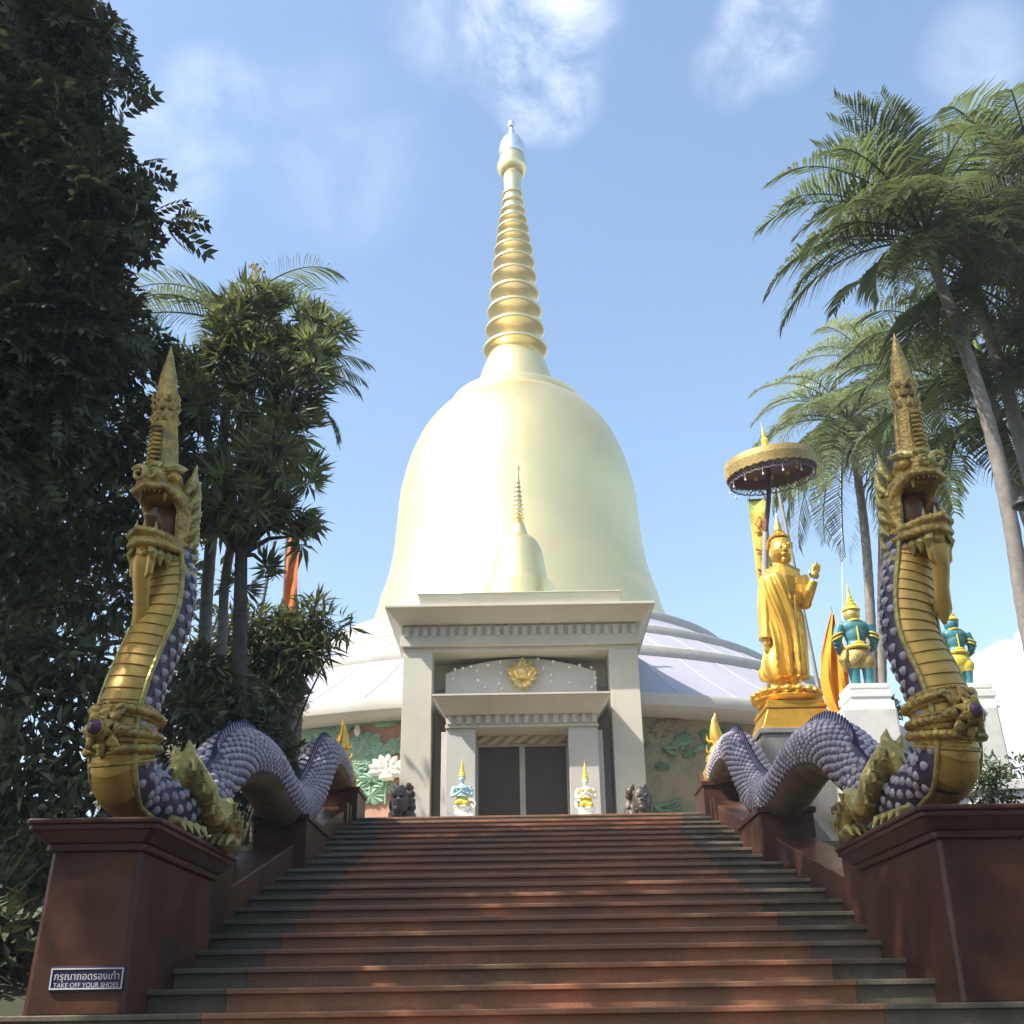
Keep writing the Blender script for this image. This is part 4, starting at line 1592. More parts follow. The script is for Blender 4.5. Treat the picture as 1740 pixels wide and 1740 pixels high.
zl = zpl
cxb = W(1341, 1200, YBU).x
hgtF = W(1333, 1178, YBU).z       # where the feet stand
ztop = W(1322, 897, YBU).z
bud = thing('buddha_statue', 'golden walking Buddha with one palm raised, on a grey granite plinth', 'buddha statue', (cxb, YBU, zl))
b = MB()
w0 = (W(1432, 1225, YBU).x - W(1297, 1225, YBU).x) / 2
hb = hgtF - zl
b.hexa((cxb - w0 * .98, cxb + w0 * .98, YBU - .58, YBU + .58, zl + .002), (cxb - w0 * .93, cxb + w0 * .93, YBU - .55, YBU + .55, zl + hb * .12))
b.hexa((cxb - w0 * .90, cxb + w0 * .90, YBU - .53, YBU + .53, zl + hb * .121), (cxb - w0 * .72, cxb + w0 * .72, YBU - .44, YBU + .44, zl + hb * .52))
b.box(cxb - w0 * .76, cxb + w0 * .76, YBU - .46, YBU + .46, zl + hb * .521, zl + hb * .60)
b.box(cxb - w0 * .71, cxb + w0 * .71, YBU - .43, YBU + .43, zl + hb * .601, zl + hb * .70)
b.build('base', M['robe_gold'], bud, smooth=False, bevel=.012)
fx = W(1336, 1178, YBU).x
b = MB()
b.lathe([(.44, zl + hb * .70), (.50, zl + hb * .74), (.54, zl + hb * .80), (.50, zl + hb * .86), (.46, zl + hb * .88), (.50, zl + hb * .94), (.46, zl + hb), (.02, zl + hb)], (fx, YBU), 40)
for i in range(18):
    a = 2 * math.pi * i / 18
    b.ell((fx + .49 * math.cos(a), YBU + .49 * math.sin(a), zl + hb * .93), (.075, .075, .06), n=10, m=6)
b.build('lotus_base', M['bud_gold'], bud)
HB = ztop - hgtF                  # from feet to the flame tip
kb = HB / 2.02
FY = -1


def bp(px, py, dy=0.0):
    p = W(px, py, YBU)
    return Vector((p.x, YBU + dy, p.z))


b = MB()
# head, neck, chest, arms, feet: one continuous figure
b.ell(bp(1326, 941, -.05), (.135 * kb, .155 * kb, .185 * kb))
b.ell(bp(1326, 926, .0), (.13 * kb, .142 * kb, .11 * kb))
b.ell(bp(1325, 914, .0), (.085 * kb, .09 * kb, .09 * kb))
b.tube([bp(1326, 955, -.02), bp(1327, 975, -.02)], [.085 * kb, .10 * kb], 12)
HF = .05 + .155 * kb
b.tube([bp(1328, 934, -HF + .02), bp(1328.5, 942, -HF - .045), bp(1328.5, 945.5, -HF - .03)], [.022, .034, .04], 8)
b.ell(bp(1328.5, 951, -HF + .005), (.06, .03, .016))
b.ell(bp(1328.5, 954, -HF + .02), (.045, .03, .016))
b.ell(bp(1328.5, 959, -HF + .055), (.05, .04, .03))
for (ex) in (1314, 1338):
    b.tube([bp(ex, 932, -.02), bp(ex - .4, 944, -.03), bp(ex, 954, -.03)], [.022, .03, .024], 8)
for ex in (1321, 1333):
    b.ell(bp(ex + 1, 938.5, -HF + .025), (.042, .03, .018))
    b.tube([bp(ex - 3, 935.5, -HF + .05), bp(ex + 1, 933, -HF + .012), bp(ex + 5, 935, -HF + .03)], [.012, .016, .012], 6)
b.ell(bp(1331, 1000, -.02), (.25 * kb, .19 * kb, .30 * kb))
b.tube([bp(1305, 981, 0), bp(1331, 973, 0), bp(1355, 981, 0)], [.10 * kb, .13 * kb, .10 * kb], 12)
# hanging arm
b.tube(catmull([bp(1304, 983, 0), bp(1301, 1030, .0), bp(1302, 1060, -.02), bp(1302, 1090, -.05)], .1), [lerp(.10, .052, q_ / 40) * kb for q_ in range(len(catmull([bp(1304, 983, 0), bp(1301, 1030, .0), bp(1302, 1060, -.02), bp(1302, 1090, -.05)], .1)))], 14)
b.ell(bp(1301, 1096, -.06), (.055, .04, .085))
for q in range(4):
    b.tube([bp(1298 + 2.2 * q, 1099, -.07), bp(1298.5 + 2.2 * q, 1108 + (q in (1, 2)) * 1.5, -.075), bp(1299.5 + 2.0 * q, 1113 + (q in (1, 2)) * 2, -.065)], [.017, .015, .010], 7)
b.tube([bp(1306, 1092, -.09), bp(1309, 1101, -.10)], [.018, .011], 7)
# raised arm with open palm
b.tube([bp(1358, 984, 0), bp(1367, 1008, -.02), bp(1366, 1026, -.06)], [.115 * kb, .09 * kb, .08 * kb], 12)
b.tube([bp(1366, 1026, -.06), bp(1371, 1012, -.22), bp(1376, 998, -.30)], [.08 * kb, .065 * kb, .05 * kb], 12)
b.ell(bp(1366, 1026, -.06), .086 * kb)
b.ell(bp(1377.5, 989, -.32), (.068, .035, .075), rot=Matrix.Rotation(.12, 3, 'Y'))
for q, (dx, ln) in enumerate(((-5.2, 14), (-1.6, 17), (2.0, 16), (5.2, 12))):
    b.tube([bp(1378 + dx, 984, -.32), bp(1379.2 + dx * 1.05, 984 - ln * .6, -.325), bp(1380 + dx * 1.02, 984 - ln, -.31)], [.020, .018, .011], 7)
b.tube([bp(1371.5, 994, -.33), bp(1367, 988, -.36), bp(1366.5, 982, -.36)], [.024, .02, .012], 7)
# legs and feet
b.tube([bp(1329, 1120, .03), bp(1328, 1150, .03), bp(1327, 1172, .03)], [.12 * kb, .085 * kb, .06 * kb], 12)
b.tube([bp(1349, 1120, -.02), bp(1350, 1150, -.02), bp(1351, 1168, -.02)], [.12 * kb, .085 * kb, .06 * kb], 12)
for (ex, ey, dy) in ((1326, 1175, .0), (1352, 1172, -.05)):
    ft = bp(ex, ey, dy)
    ft.z = hgtF + .035
    b.ell(ft + Vector((0, -.09, .0)), (.07, .16, .042))
    for q in range(5):
        b.ell(ft + Vector((-.052 + .026 * q, -.235 + .012 * abs(q - 1.5), -.012)), (.014, .03, .016), n=8, m=6)
b.build('body', M['bud_gold'], bud, remesh=.011, smooth_it=1)
b = MB()
b.lathe([(.05, 0), (.058, .03), (.04, .06), (.045, .10), (.025, .16), (.004, .27)], (0, 0), 16)
tp = bp(1323, 907, 0)
b.v = [tp + p * kb for p in b.v]
b.build('flame_finial', M['bud_gold'], bud)
b = MB()
for j in range(9):      # rows of hair curls
    for i in range(20):
        a = 2 * math.pi * i / 20 + (j % 2) * .15
        ph = .15 + j * .17
        c = bp(1325, 931, -.01) + Vector((math.cos(a) * math.sin(ph) * .142, math.sin(a) * math.sin(ph) * .158, math.cos(ph) * .172)) * kb
        if math.sin(a) < -.25 and ph > .95:
            continue
        b.ell(c, .026, n=6, m=4)
b.build('hair', M['robe_gold'], bud)
# robe: a pleated sheath from the shoulder to the ankles, with a flared hem
b = MB()
NS = 96
secs = [(974, 1318, .15, .12, 0), (984, 1322, .25, .18, .3), (1010, 1327, .27, .205, .6), (1040, 1331, .25, .20, .8), (1065, 1335, .235, .19, 1), (1090, 1337, .24, .19, 1), (1115, 1337, .25, .195, 1.1), (1135, 1337, .262, .20, 1.2), (1150, 1337, .262, .20, 1.3), (1156, 1337, .25, .19, 1.2)]
SP = catmull([(a, b_, c_) for a, b_, c_, d_, e_ in secs], 3.0)
SD = catmull([(a, d_, e_) for a, b_, c_, d_, e_ in secs], 3.0)
nS = min(len(SP), len(SD))
vs = []
for j in range(nS):
    py, px, wx = SP[j]
    wy, am = SD[j].y, SD[j].z
    c = bp(px, py, 0)
    for i in range(NS):
        a = 2 * math.pi * i / NS
        t_ = j / nS
        # diagonal folds falling from the shoulder, straighter towards the hem
        ph = a * 11 + (1 - t_) * 9.0 + 1.2 * math.sin(a * 2 + t_ * 3)
        fold = .030 * am * kb * math.sin(ph) + .012 * am * kb * math.sin(ph * 2.1 + 1)
        bare = max(0.0, min(1.0, (math.cos(a) - .15) * 3)) * max(0.0, min(1.0, (.42 - t_) * 6))
        fold *= 1 - bare
        fold -= .05 * kb * bare
        flare = 0.0
        if t_ > .55:
            flare = max(0, math.cos(a - math.pi)) ** 6 * .06 * math.exp(-((t_ - .86) / .10) ** 2) * kb
        vs.append(c + Vector((math.cos(a) * (wx * .87 * kb + fold + flare), math.sin(a) * (wy * kb + fold * .8), -.10 * flare)))
fs = [(j * NS + i, j * NS + (i + 1) % NS, (j + 1) * NS + (i + 1) % NS, (j + 1) * NS + i) for j in range(nS - 1) for i in range(NS)]
fs.append(tuple(range(NS - 1, -1, -1)))
fs.append(tuple((nS - 1) * NS + i for i in range(NS)))
b.add(vs, fs)
# shawl edge and hanging strip over the shoulder
b.tube([bp(1306, 974, -.05), bp(1318, 1000, -.24), bp(1334, 1026, -.25), bp(1352, 1046, -.19)], [.03, .035, .035, .025], 8)
b.tube([bp(1345, 1003, -.20), bp(1346, 1060, -.235), bp(1345, 1130, -.235)], [.025, .03, .02], 8)
b.tube([bp(1302, 976, -.02), bp(1300, 1030, -.06), bp(1302, 1080, -.08), bp(1303, 1112, -.06)], [.06, .065, .05, .025], 10, flat=.6)
b.build('robe', M['robe_gold'], bud, ang=80)

# ---- ceremonial umbrella
um = thing('ceremonial_umbrella', 'tilted maroon and gold ceremonial umbrella over the golden Buddha', 'umbrella', W(1298, 1180, YBU + .5))
uc_ = W(1307, 786, YBU + .35)
base_ = W(1297, 1000, YBU + .45)
axis = (uc_ - base_).normalized()
ra = (W(1382, 780, YBU + .35).x - W(1232, 780, YBU + .35).x) / 2
ax_tilt = Vector((-.10, -.10, 1)).normalized()
QM = ax_tilt.to_track_quat('Z', 'Y').to_matrix().to_4x4()


def ulathe(prof, n=56):
    m_ = MB()
    m_.lathe(prof, (0, 0), n)
    m_.xform(Matrix.Translation(uc_) @ QM)
    return m_


m_ = ulathe([(ra * .99, .02), (ra * 1.0, .05), (ra * .9, .065), (ra * .55, .085), (ra * .1, .11), (.02, .12)])
m_.build('canopy', M['gold_cloth'], um)
m_ = ulathe([(ra * .95, -.08), (ra * .96, -.05), (ra * .5, -.02), (.02, -.01)])
m_.build('lining', M['maroon'], um)
n = 72
m_ = MB()
vs = []
for i in range(n):
    a = 2 * math.pi * i / n
    for (r_, z_) in ((ra * 1.0, .05), (ra * 1.03, -.06), (ra * 1.02, -.21 - .03 * (i % 2)), (ra * .985, -.21 - .03 * (i % 2)), (ra * .985, .03)):
        vs.append((r_ * math.cos(a), r_ * math.sin(a), z_))
m_.add(vs, [(5 * i + k, 5 * ((i + 1) % n) + k, 5 * ((i + 1) % n) + (k + 1) % 5, 5 * i + (k + 1) % 5) for i in range(n) for k in range(5)])
m_.xform(Matrix.Translation(uc_) @ QM)
m_.build('valance', M['gold_cloth'], um, smooth=False)
# openwork fringe: crossing threads hanging under the valance
m_ = MB()
nf = 60
for i in range(nf):
    for s in (-1, 1):
        pp = []
        for k in range(5):
            a = 2 * math.pi * (i + s * k * .5) / nf
            pp.append(Vector((ra * .96 * math.cos(a), ra * .96 * math.sin(a), -.15 - .045 * k)))
        m_.tube(pp, .006, 4, caps=False)
m_.tube([Vector((ra * .96 * math.cos(a), ra * .96 * math.sin(a), -.33 + .012 * math.sin(a * 30))) for a in [2 * math.pi * i / 90 for i in range(91)]], .012, 5)
m_.xform(Matrix.Translation(uc_) @ QM)
m_.build('fringe', M['lace'], um)
for i in range(10):
    a = 2 * math.pi * i / 10 + .2
    m_ = MB()
    m_.lathe([(.005, -.16), (.03, -.13), (.035, -.09), (.02, -.05), (.005, -.02)], (ra * .62 * math.cos(a), ra * .62 * math.sin(a)), 10)
    m_.xform(Matrix.Translation(uc_) @ QM)
    m_.build('hanging_bell', M['yellow'], um)
for i in range(14):
    a = 2 * math.pi * i / 14 + .1
    m_ = MB()
    m_.tube([(ra * .97 * math.cos(a), ra * .97 * math.sin(a), -.33), (ra * .97 * math.cos(a), ra * .97 * math.sin(a), -.42)], .004, 4)
    m_.ell((ra * .97 * math.cos(a), ra * .97 * math.sin(a), -.43), .02, n=8, m=6)
    m_.xform(Matrix.Translation(uc_) @ QM)
    m_.build('bead', M['bead'], um)
m_ = ulathe([(.07, .09), (.05, .28), (.07, .42), (.03, .48), (.035, .52), (.015, .60), (.003, .78)], 16)
m_.build('finial', M['yellow'], um)
m_ = MB()
m_.tube([uc_ + ax_tilt * .02, W(1306, 850, YBU + .38), W(1301, 905, YBU + .42)], [.045, .042, .04], 12)
m_.build('upper_pole', M['maroon'], um)
m_ = MB()
m_.tube([W(1301, 905, YBU + .42), W(1300, 960, YBU + .44), W(1299, 1080, YBU + .5), Vector((W(1299, 1180, YBU + .5).x, YBU + .5, zl))], [.052, .055, .055, .055], 12)
m_.build('lower_pole', M['pole_grey'], um)

# ---- long yellow banner behind the Buddha
Yb = YBU + 1.6


def strip(pl_, wv, n_, thick, mats, fn=None):
    """vertical cloth: pl_ = list of (px,py) of the left and right edges"""
    m = MB()
    vs = []
    L_ = catmull([W(a[0], a[1], Yb) for a in pl_[0]], .12)
    R__ = catmull([W(a[0], a[1], Yb) for a in pl_[1]], .12)
    k_ = 26
    idx = lambda arr, t: arr[min(len(arr) - 1, int(t * (len(arr) - 1)))]
    for j in range(k_ + 1):
        A_, B_ = idx(L_, j / k_), idx(R__, j / k_)
        for i in range(n_ + 1):
            p = A_.lerp(B_, i / n_)
            p = p + Vector((0, wv * math.sin(i / n_ * 5 + j * .35) + wv * .6 * math.sin(j * .6), 0))
            vs.append(p)
    for off in (0, thick):
        o = len(m.v)
        m.add([p + Vector((0, off, 0)) for p in vs], [(j * (n_ + 1) + i, j * (n_ + 1) + i + 1, (j + 1) * (n_ + 1) + i + 1, (j + 1) * (n_ + 1) + i) for j in range(k_) for i in range(n_)])
    return m, vs, k_, n_


bn = thing('temple_banner', 'long lime yellow banner with a turquoise top hanging behind the Buddha', 'banner', (W(1320, 1180, Yb).x, Yb, gz(5, Yb)))
m_, vs, k_, n_ = strip(([(1272, 850), (1284, 960), (1297, 1080), (1306, 1180)], [(1301, 848), (1313, 960), (1326, 1080), (1336, 1180)]), .02, 8, .012, None)
m_.m = [1 if (f_ % (k_ * n_)) // n_ < 2 else 0 for f_ in range(len(m_.f))]
m_.build('cloth', [M['lime_cloth'], M['turq_cloth']], bn)
m_ = MB()
for j, kind in ((4, 0), (8, 1), (10, 1), (13, 2), (16, 1), (19, 0), (22, 1)):
    c = vs[j * (n_ + 1) + n_ // 2] + Vector((0, -.03, 0))
    if kind == 0:
        m_.tube([c + Vector((0, 0, .16)), c + Vector((.09, 0, .0)), c + Vector((.04, 0, -.05)), c + Vector((.1, 0, -.16)), c + Vector((-.1, 0, -.16)), c + Vector((-.04, 0, -.05)), c + Vector((-.09, 0, 0)), c + Vector((0, 0, .16))], .014, 6)
        m_.ell(c, (.03, .012, .05), n=8, m=6)
    elif kind == 1:
        m_.tube([c + Vector((-.13, 0, .03)), c + Vector((-.05, 0, -.01)), c + Vector((.05, 0, .02)), c + Vector((.13, 0, -.02))], .016, 6)
        m_.tube([c + Vector((-.12, 0, -.07)), c + Vector((0, 0, -.09)), c + Vector((.12, 0, -.06))], .012, 6)
    else:
        m_.tube([c + Vector((-.12, 0, .10)), c + Vector((0, 0, .0)), c + Vector((.12, 0, .10))], .016, 6)
        m_.ell(c + Vector((0, 0, -.06)), (.05, .012, .04), n=8, m=6)
m_.build('pattern', M['rust_cloth'], bn)
pt = W(1287, 838, Yb)
m_ = MB()
top_l, top_r = W(1272, 850, Yb), W(1301, 848, Yb)
m_.tube([top_l, W(1275, 836, Yb), W(1287, 832, Yb), W(1296, 838, Yb), top_r], .014, 6)
m_.tube([top_l, top_r], .018, 6)
m_.build('hanger', M['black_metal'], bn)
m_ = MB()
q1 = W(1322, 830, Yb + .1)
m_.tube([q1, W(1345, 940, Yb + .1), W(1395, 1190, Yb + .1), Vector((W(1401, 1230, Yb + .1).x, Yb + .1, gz(5.4, Yb) - .1))], [.03, .035, .04, .045], 10)
m_.tube([q1, W(1288, 833, Yb)], .014, 6)
m_.build('pole', M['pole_grey'], bn)

# ---- orange flag drooping on its pole
Yf = 16.0
fl = thing('orange_flag', 'orange flag drooping from a slanting pole beside the Buddha', 'flag', (W(1432, 1230, Yf).x, Yf, gz(5, Yf)))
m_ = MB()
m_.tube([W(1412, 1032, Yf), W(1424, 1130, Yf), W(1436, 1235, Yf), W(1440, 1290, Yf)], [.014, .02, .024, .026], 8)
m_.build('pole', M['pole_grey'], fl)
m_ = MB()
vs = []
ro = 22
for j in range(ro + 1):
    t_ = j / ro
    top = W(lerp(1413, 1438, t_), lerp(1044, 1222, t_), Yf)
    wl_ = [0.0, 14, 26, 32, 28, 12][min(5, int(t_ * 5))] * (1 - (t_ * 5) % 1) + [0.0, 14, 26, 32, 28, 12, 4][min(6, int(t_ * 5) + 1)] * ((t_ * 5) % 1)
    lft = W(lerp(1413, 1438, t_) - wl_ - 2, lerp(1044, 1222, t_) + (6 if t_ > .5 else 0), Yf)
    rgt = W(lerp(1413, 1438, t_) + wl_ * .55 + 2, lerp(1044, 1222, t_) + 4, Yf)
    for i in range(11):
        p = lft.lerp(rgt, i / 10)
        vs.append(p + Vector((0, .07 * math.sin(i * 1.5 + t_ * 2) - .05, 0)))
for off in (0, .006):
    m_.add([p + Vector((0, off, 0)) for p in vs], [(j * 11 + i, j * 11 + i + 1, (j + 1) * 11 + i + 1, (j + 1) * 11 + i) for j in range(ro) for i in range(10)])
m_.build('cloth', M['orange_cloth'], fl)

# ---- standing teal guardians seen from behind, on white marble pedestals
def guardian(px, py_top, py_foot, Y, label, plab, pbox, sash):
    x0, x1, ptop, bx0, bx1 = pbox
    bot, top = W(px, py_foot, Y), W(px, py_top, Y)
    cx, z, Hh = bot.x, bot.z, top.z - bot.z
    k = Hh / 1.72
    # pedestal
    A, B = W(bx0, ptop + 30, Y - .4).x, W(bx1, ptop + 30, Y - .4).x
    pd = thing('guardian_pedestal', plab, 'pedestal', ((A + B) / 2, Y, gz(6, Y)), 'white marble pedestals of the guardians')
    zt_ = W(px, ptop + 22, Y - .4).z
    b = MB()
    wd_ = (B - A) / 2
    m0 = (A + B) / 2
    b.hexa((m0 - wd_ * 1.08, m0 + wd_ * 1.08, Y - wd_, Y + wd_, gz(6, Y) - .4), (m0 - wd_, m0 + wd_, Y - wd_ * .95, Y + wd_ * .95, zt_))
    b.build('block', M['marble'], pd, smooth=False, bevel=.03)
    b = MB()
    wt_ = wd_ * .80
    h_ = z - zt_
    for (f0, f1, k0) in ((0, .3, 1.0), (.3, .45, .9), (.45, .72, .96), (.72, .80, .84), (.80, 1.0, .9)):
        b.box(cx - wt_ * k0, cx + wt_ * k0, Y - wt_ * k0, Y + wt_ * k0, zt_ + h_ * f0 + .001, zt_ + h_ * f1)
    b.build('stepped_top', M['white_paint'], pd, smooth=False, bevel=.008)
    root = thing('standing_guardian', label, 'guardian statue', (cx, Y, z), 'teal guardians on white pedestals')
    o = Vector((cx, Y, z))

    def q(x, y, zz):
        return o + Vector((x * .88, y, zz)) * k
    b = MB()
    b.ell(q(0, 0, .90), (.18 * k, .15 * k, .22 * k))
    b.ell(q(0, 0, 1.02), (.24 * k, .15 * k, .15 * k))
    b.ell(q(0, 0, .70), (.17 * k, .14 * k, .14 * k))
    b.tube([q(0, 0, 1.08), q(0, .02, 1.2)], [.08 * k, .075 * k], 12)
    for s in (-1, 1):
        b.tube([q(s * .25, 0, 1.05), q(s * .33, .0, .88), q(s * .345, .04, .74)], [.095 * k, .08 * k, .07 * k], 12)
        b.tube([q(s * .345, .04, .74), q(s * .25, .20, .66), q(s * .10, .28, .68)], [.07 * k, .058 * k, .05 * k], 12)
        b.ell(q(s * .05, .30, .69), (.06 * k, .06 * k, .07 * k))
        for f_ in range(4):
            b.tube([q(s * .06, .33 + .0 * f_, .73 - .03 * f_), q(s * .01, .37, .73 - .03 * f_), q(-s * .03, .34, .73 - .03 * f_)], [.02 * k, .02 * k, .014 * k], 6)
        b.tube([q(s * .05, .26, .75), q(s * .01, .28, .79)], [.02 * k, .013 * k], 6)
        b.tube([q(s * .10, 0, .55), q(s * .13, -.02, .32), q(s * .12, 0, .05)], [.13 * k, .10 * k, .075 * k], 12)
        b.ell(q(s * .13, .06, .03), (.07 * k, .14 * k, .04 * k))
    b.build('body', M['teal'], root, remesh=.014, smooth_it=2)
    b = MB()
    b.ell(q(0, .0, .52), (.215 * k, .18 * k, .19 * k))
    for s in (-1, 1):
        b.ell(q(s * .13, -.02, .42), (.145 * k, .15 * k, .15 * k))
    b.tube([q(-.25, -.06, .62), q(-.33, -.1, .45), q(-.30, -.08, .22)], [.05, .08, .01], 8, flat=.5)
    b.build('loincloth', M['yellow'] if sash else M['gold_cloth'], root, remesh=.014, smooth_it=2)
    b = MB()
    b.ell(q(0, .03, 1.25), (.135 * k, .145 * k, .15 * k))
    b.ell(q(0, .16, 1.25), (.035 * k, .04 * k, .03 * k))
    for s in (-1, 1):
        b.ell(q(s * .13, .03, 1.25), (.025 * k, .04 * k, .06 * k))
    b.build('head', M['emblem_gold'] if not sash else M['teal'], root, remesh=.012)
    b = MB()
    b.lathe([(.13, 1.29), (.15, 1.32), (.125, 1.35), (.12, 1.37), (.085, 1.40), (.095, 1.42), (.055, 1.46), (.065, 1.48), (.036, 1.53), (.044, 1.55), (.022, 1.61), (.026, 1.63), (.003, 1.80)], (0, .02), 20)
    b.v = [o + p * k for p in b.v]
    b.build('crown', M['yellow'], root)
    b = MB()
    for s in (-1, 1):
        for (u_, r_) in ((.90, .095), (.84, .09)):
            cc = q(s * .325, .005, u_)
            b.tube([cc + Vector((r_ * k * math.cos(a), r_ * k * math.sin(a), -.03 * s * math.cos(a))) for a in [2 * math.pi * i / 16 for i in range(17)]], .014 * k, 6)
    b.tube([q(.16 * math.cos(a), .13 * math.sin(a), 1.10 - .02 * math.cos(2 * a)) for a in [2 * math.pi * i / 20 for i in range(21)]], .02 * k, 6)
    b.tube([q(.205 * math.cos(a), .17 * math.sin(a), .665) for a in [2 * math.pi * i / 20 for i in range(21)]], .032 * k, 6)
    b.tube([q(0, -.15, 1.0), q(0, -.155, .85), q(0, -.15, .7)], [.012 * k, .016 * k, .012 * k], 6)
    b.ell(q(0, -.15, .72), (.09 * k, .025 * k, .03 * k))
    b.build('ornament', M['yellow'], root)
    return root, o, k


g1, o1, k1 = guardian(1467, 998, 1170, 14.6, 'teal guardian seen from behind, between the orange flag and the naga neck', 'white marble pedestal next to the grey granite plinth',
                      (0, 0, 1178, 1432, 1528), False)
g2, o2, k2 = guardian(1638, 1020, 1170, 15.6, 'teal guardian with bright yellow sash, framed by cloud behind the naga', 'white marble pedestal standing before the bright cloud',
                      (0, 0, 1178, 1598, 1698), True)
# trident held by the first guardian
b = MB()
ty = 14.75
b.tube([W(1437, 1040, ty), W(1440, 1100, ty), W(1446, 1175, ty)], .016, 8)
for dx in (-7, 0, 7):
    b.tube([W(1437, 1062, ty), W(1437 + dx, 1055, ty), W(1437 + dx * .9, 1036 - (dx == 0) * 5, ty)], [.012, .014, .004], 6)
tag(b.build('trident', M['silver']), 'thin silver trident standing beside the teal guardian near the orange flag', 'trident')
# ------------------------------------------------------------------ things beside the stairs on the shoe-sign side
Yq = 17.6
ob = thing('orange_banner', 'tall rusty orange banner rising out of the green shrub', 'banner', (W(488, 1180, Yq).x, Yq, gz(-5, Yq)))
m_ = MB()
vs = []
for j in range(25):
    t_ = j / 24
    a, b_ = W(lerp(489, 480, t_), lerp(888, 1110, t_), Yq), W(lerp(510, 501, t_), lerp(884, 1108, t_), Yq)
    for i in range(6):
        vs.append(a.lerp(b_, i / 5) + Vector((0, .03 * math.sin(i * 1.4 + j * .4), 0)))
for off in (0, .01):
    m_.add([p + Vector((0, off, 0)) for p in vs], [(j * 6 + i, j * 6 + i + 1, (j + 1) * 6 + i + 1, (j + 1) * 6 + i) for j in range(24) for i in range(5)])
m_.build('cloth', M['rust_cloth'], ob)
m_ = MB()
m_.tube([W(489, 880, Yq + .04), W(480, 1100, Yq + .05), Vector((W(478, 1180, Yq).x, Yq + .05, gz(-5, Yq) - .1))], .03, 8)
m_.tube([W(486, 889, Yq + .02), W(513, 884, Yq + .02)], .02, 6)
m_.build('pole', M['pole_dark'], ob)
fp = MB()
fp.tube([W(466, 920, 17.0), W(454, 985, 17.0), W(442, 1050, 17.0), Vector((W(430, 1130, 17.0).x, 17.0, gz(-5, 17) - .1))], [.025, .028, .03, .03], 8)
tag(fp.build('flag_pole', M['pole_dark']), 'bare thin dark pole slanting out of the trees beside the orange banner', 'pole')
# small shrine spire behind the shrub
c = W(476, 1075, 18.4)
sp_ = thing('shrine', 'small brown shrine with a pointed ringed spire behind the shrub', 'shrine', (c.x, 18.4, gz(-5, 18.4)))
k = W(476, 1010, 18.4).z - c.z
b = MB()
b.lathe([(.30, -.5), (.26, -.3), (.20, 0), (.15, .12 * k), (.17, .16 * k), (.11, .28 * k), (.12, .32 * k), (.07, .48 * k), (.08, .52 * k), (.04, .68 * k), (.045, .72 * k), (.012, .9 * k), (.004, k)], (c.x, 18.4), 16, z0=c.z)
b.build('spire', M['bark'], sp_)
b = MB()
zg = gz(-5, 18.4)
b.hexa((c.x - .55, c.x + .55, 17.95, 18.85, c.z - 1.0), (c.x - .25, c.x + .25, 18.2, 18.6, c.z - .35))
b.box(c.x - .42, c.x + .42, 18.0, 18.8, zg - .1, c.z - 1.001)
b.build('body', M['bark'], sp_, smooth=False)

# ------------------------------------------------------------------ vegetation
def leaf_tpl(w, droop=.12, fold=.05):
    V = np.array([(0, 0, 0), (-w, .42, fold), (0, .48, 0.0), (w, .42, fold), (0, 1, -droop)], float)
    F = np.array([(0, 2, 4, 1), (0, 3, 4, 2)])
    return V, F


def compound_tpl(pairs=6, ll=.36, lw=.075, droop=.25):
    V, F = [], []
    for i in range(pairs * 2 + 1):
        if i == pairs * 2:
            o = np.array((0, .92, -droop * .85))
            d = np.array((0, 1, -.5))
        else:
            s = -1 if i % 2 else 1
            t = .18 + .76 * (i // 2) / (pairs - 1)
            o = np.array((0, t, -droop * t * t))
            d = np.array((s * .85, .55, -.25))
        d = d / np.linalg.norm(d)
        sd = np.cross(d, (0, 0, 1))
        sd = sd / np.linalg.norm(sd)
        L_ = ll * (1 - .25 * abs(i / (pairs * 2) - .5))
        b0 = len(V)
        V += [o, o + d * L_ * .45 - sd * lw, o + d * L_ + np.array((0, 0, -.05)), o + d * L_ * .45 + sd * lw]
        F.append((b0, b0 + 3, b0 + 2, b0 + 1))
    b0 = len(V)
    V += [np.array((-.006, 0, 0)), np.array((.006, 0, 0)), np.array((.004, .95, -droop)), np.array((-.004, .95, -droop))]
    F.append((b0, b0 + 1, b0 + 2, b0 + 3))
    return np.array(V, float), np.array(F)


def rosette_tpl(n=10, w=.085, spread=1.15):
    V, F = [], []
    lv, lf = leaf_tpl(w, .2, .04)
    for i in range(n):
        a = 2 * math.pi * i / n
        el = spread * (0.55 + .45 * ((i * 7) % n) / n)
        y = np.array((math.cos(a) * math.sin(el), math.sin(a) * math.sin(el), math.cos(el)))
        x = np.array((-math.sin(a), math.cos(a), 0))
        z = np.cross(x, y)
        m = np.stack([x, y, z], 1)
        s = .8 + .3 * ((i * 5) % n) / n
        b0 = len(V)
        V += list((m @ (lv * s).T).T)
        F += [tuple(q + b0 for q in f) for f in lf]
    V = np.array(V)
    V = V[:, [0, 2, 1]] * np.array((1, 1, -1))   # axis along +Y
    return V, np.array(F)


TPL = {'leaf': leaf_tpl(.17), 'lance': leaf_tpl(.085, .18), 'compound': compound_tpl(), 'rosette': rosette_tpl(), 'bamboo': leaf_tpl(.075, .25, .02)}


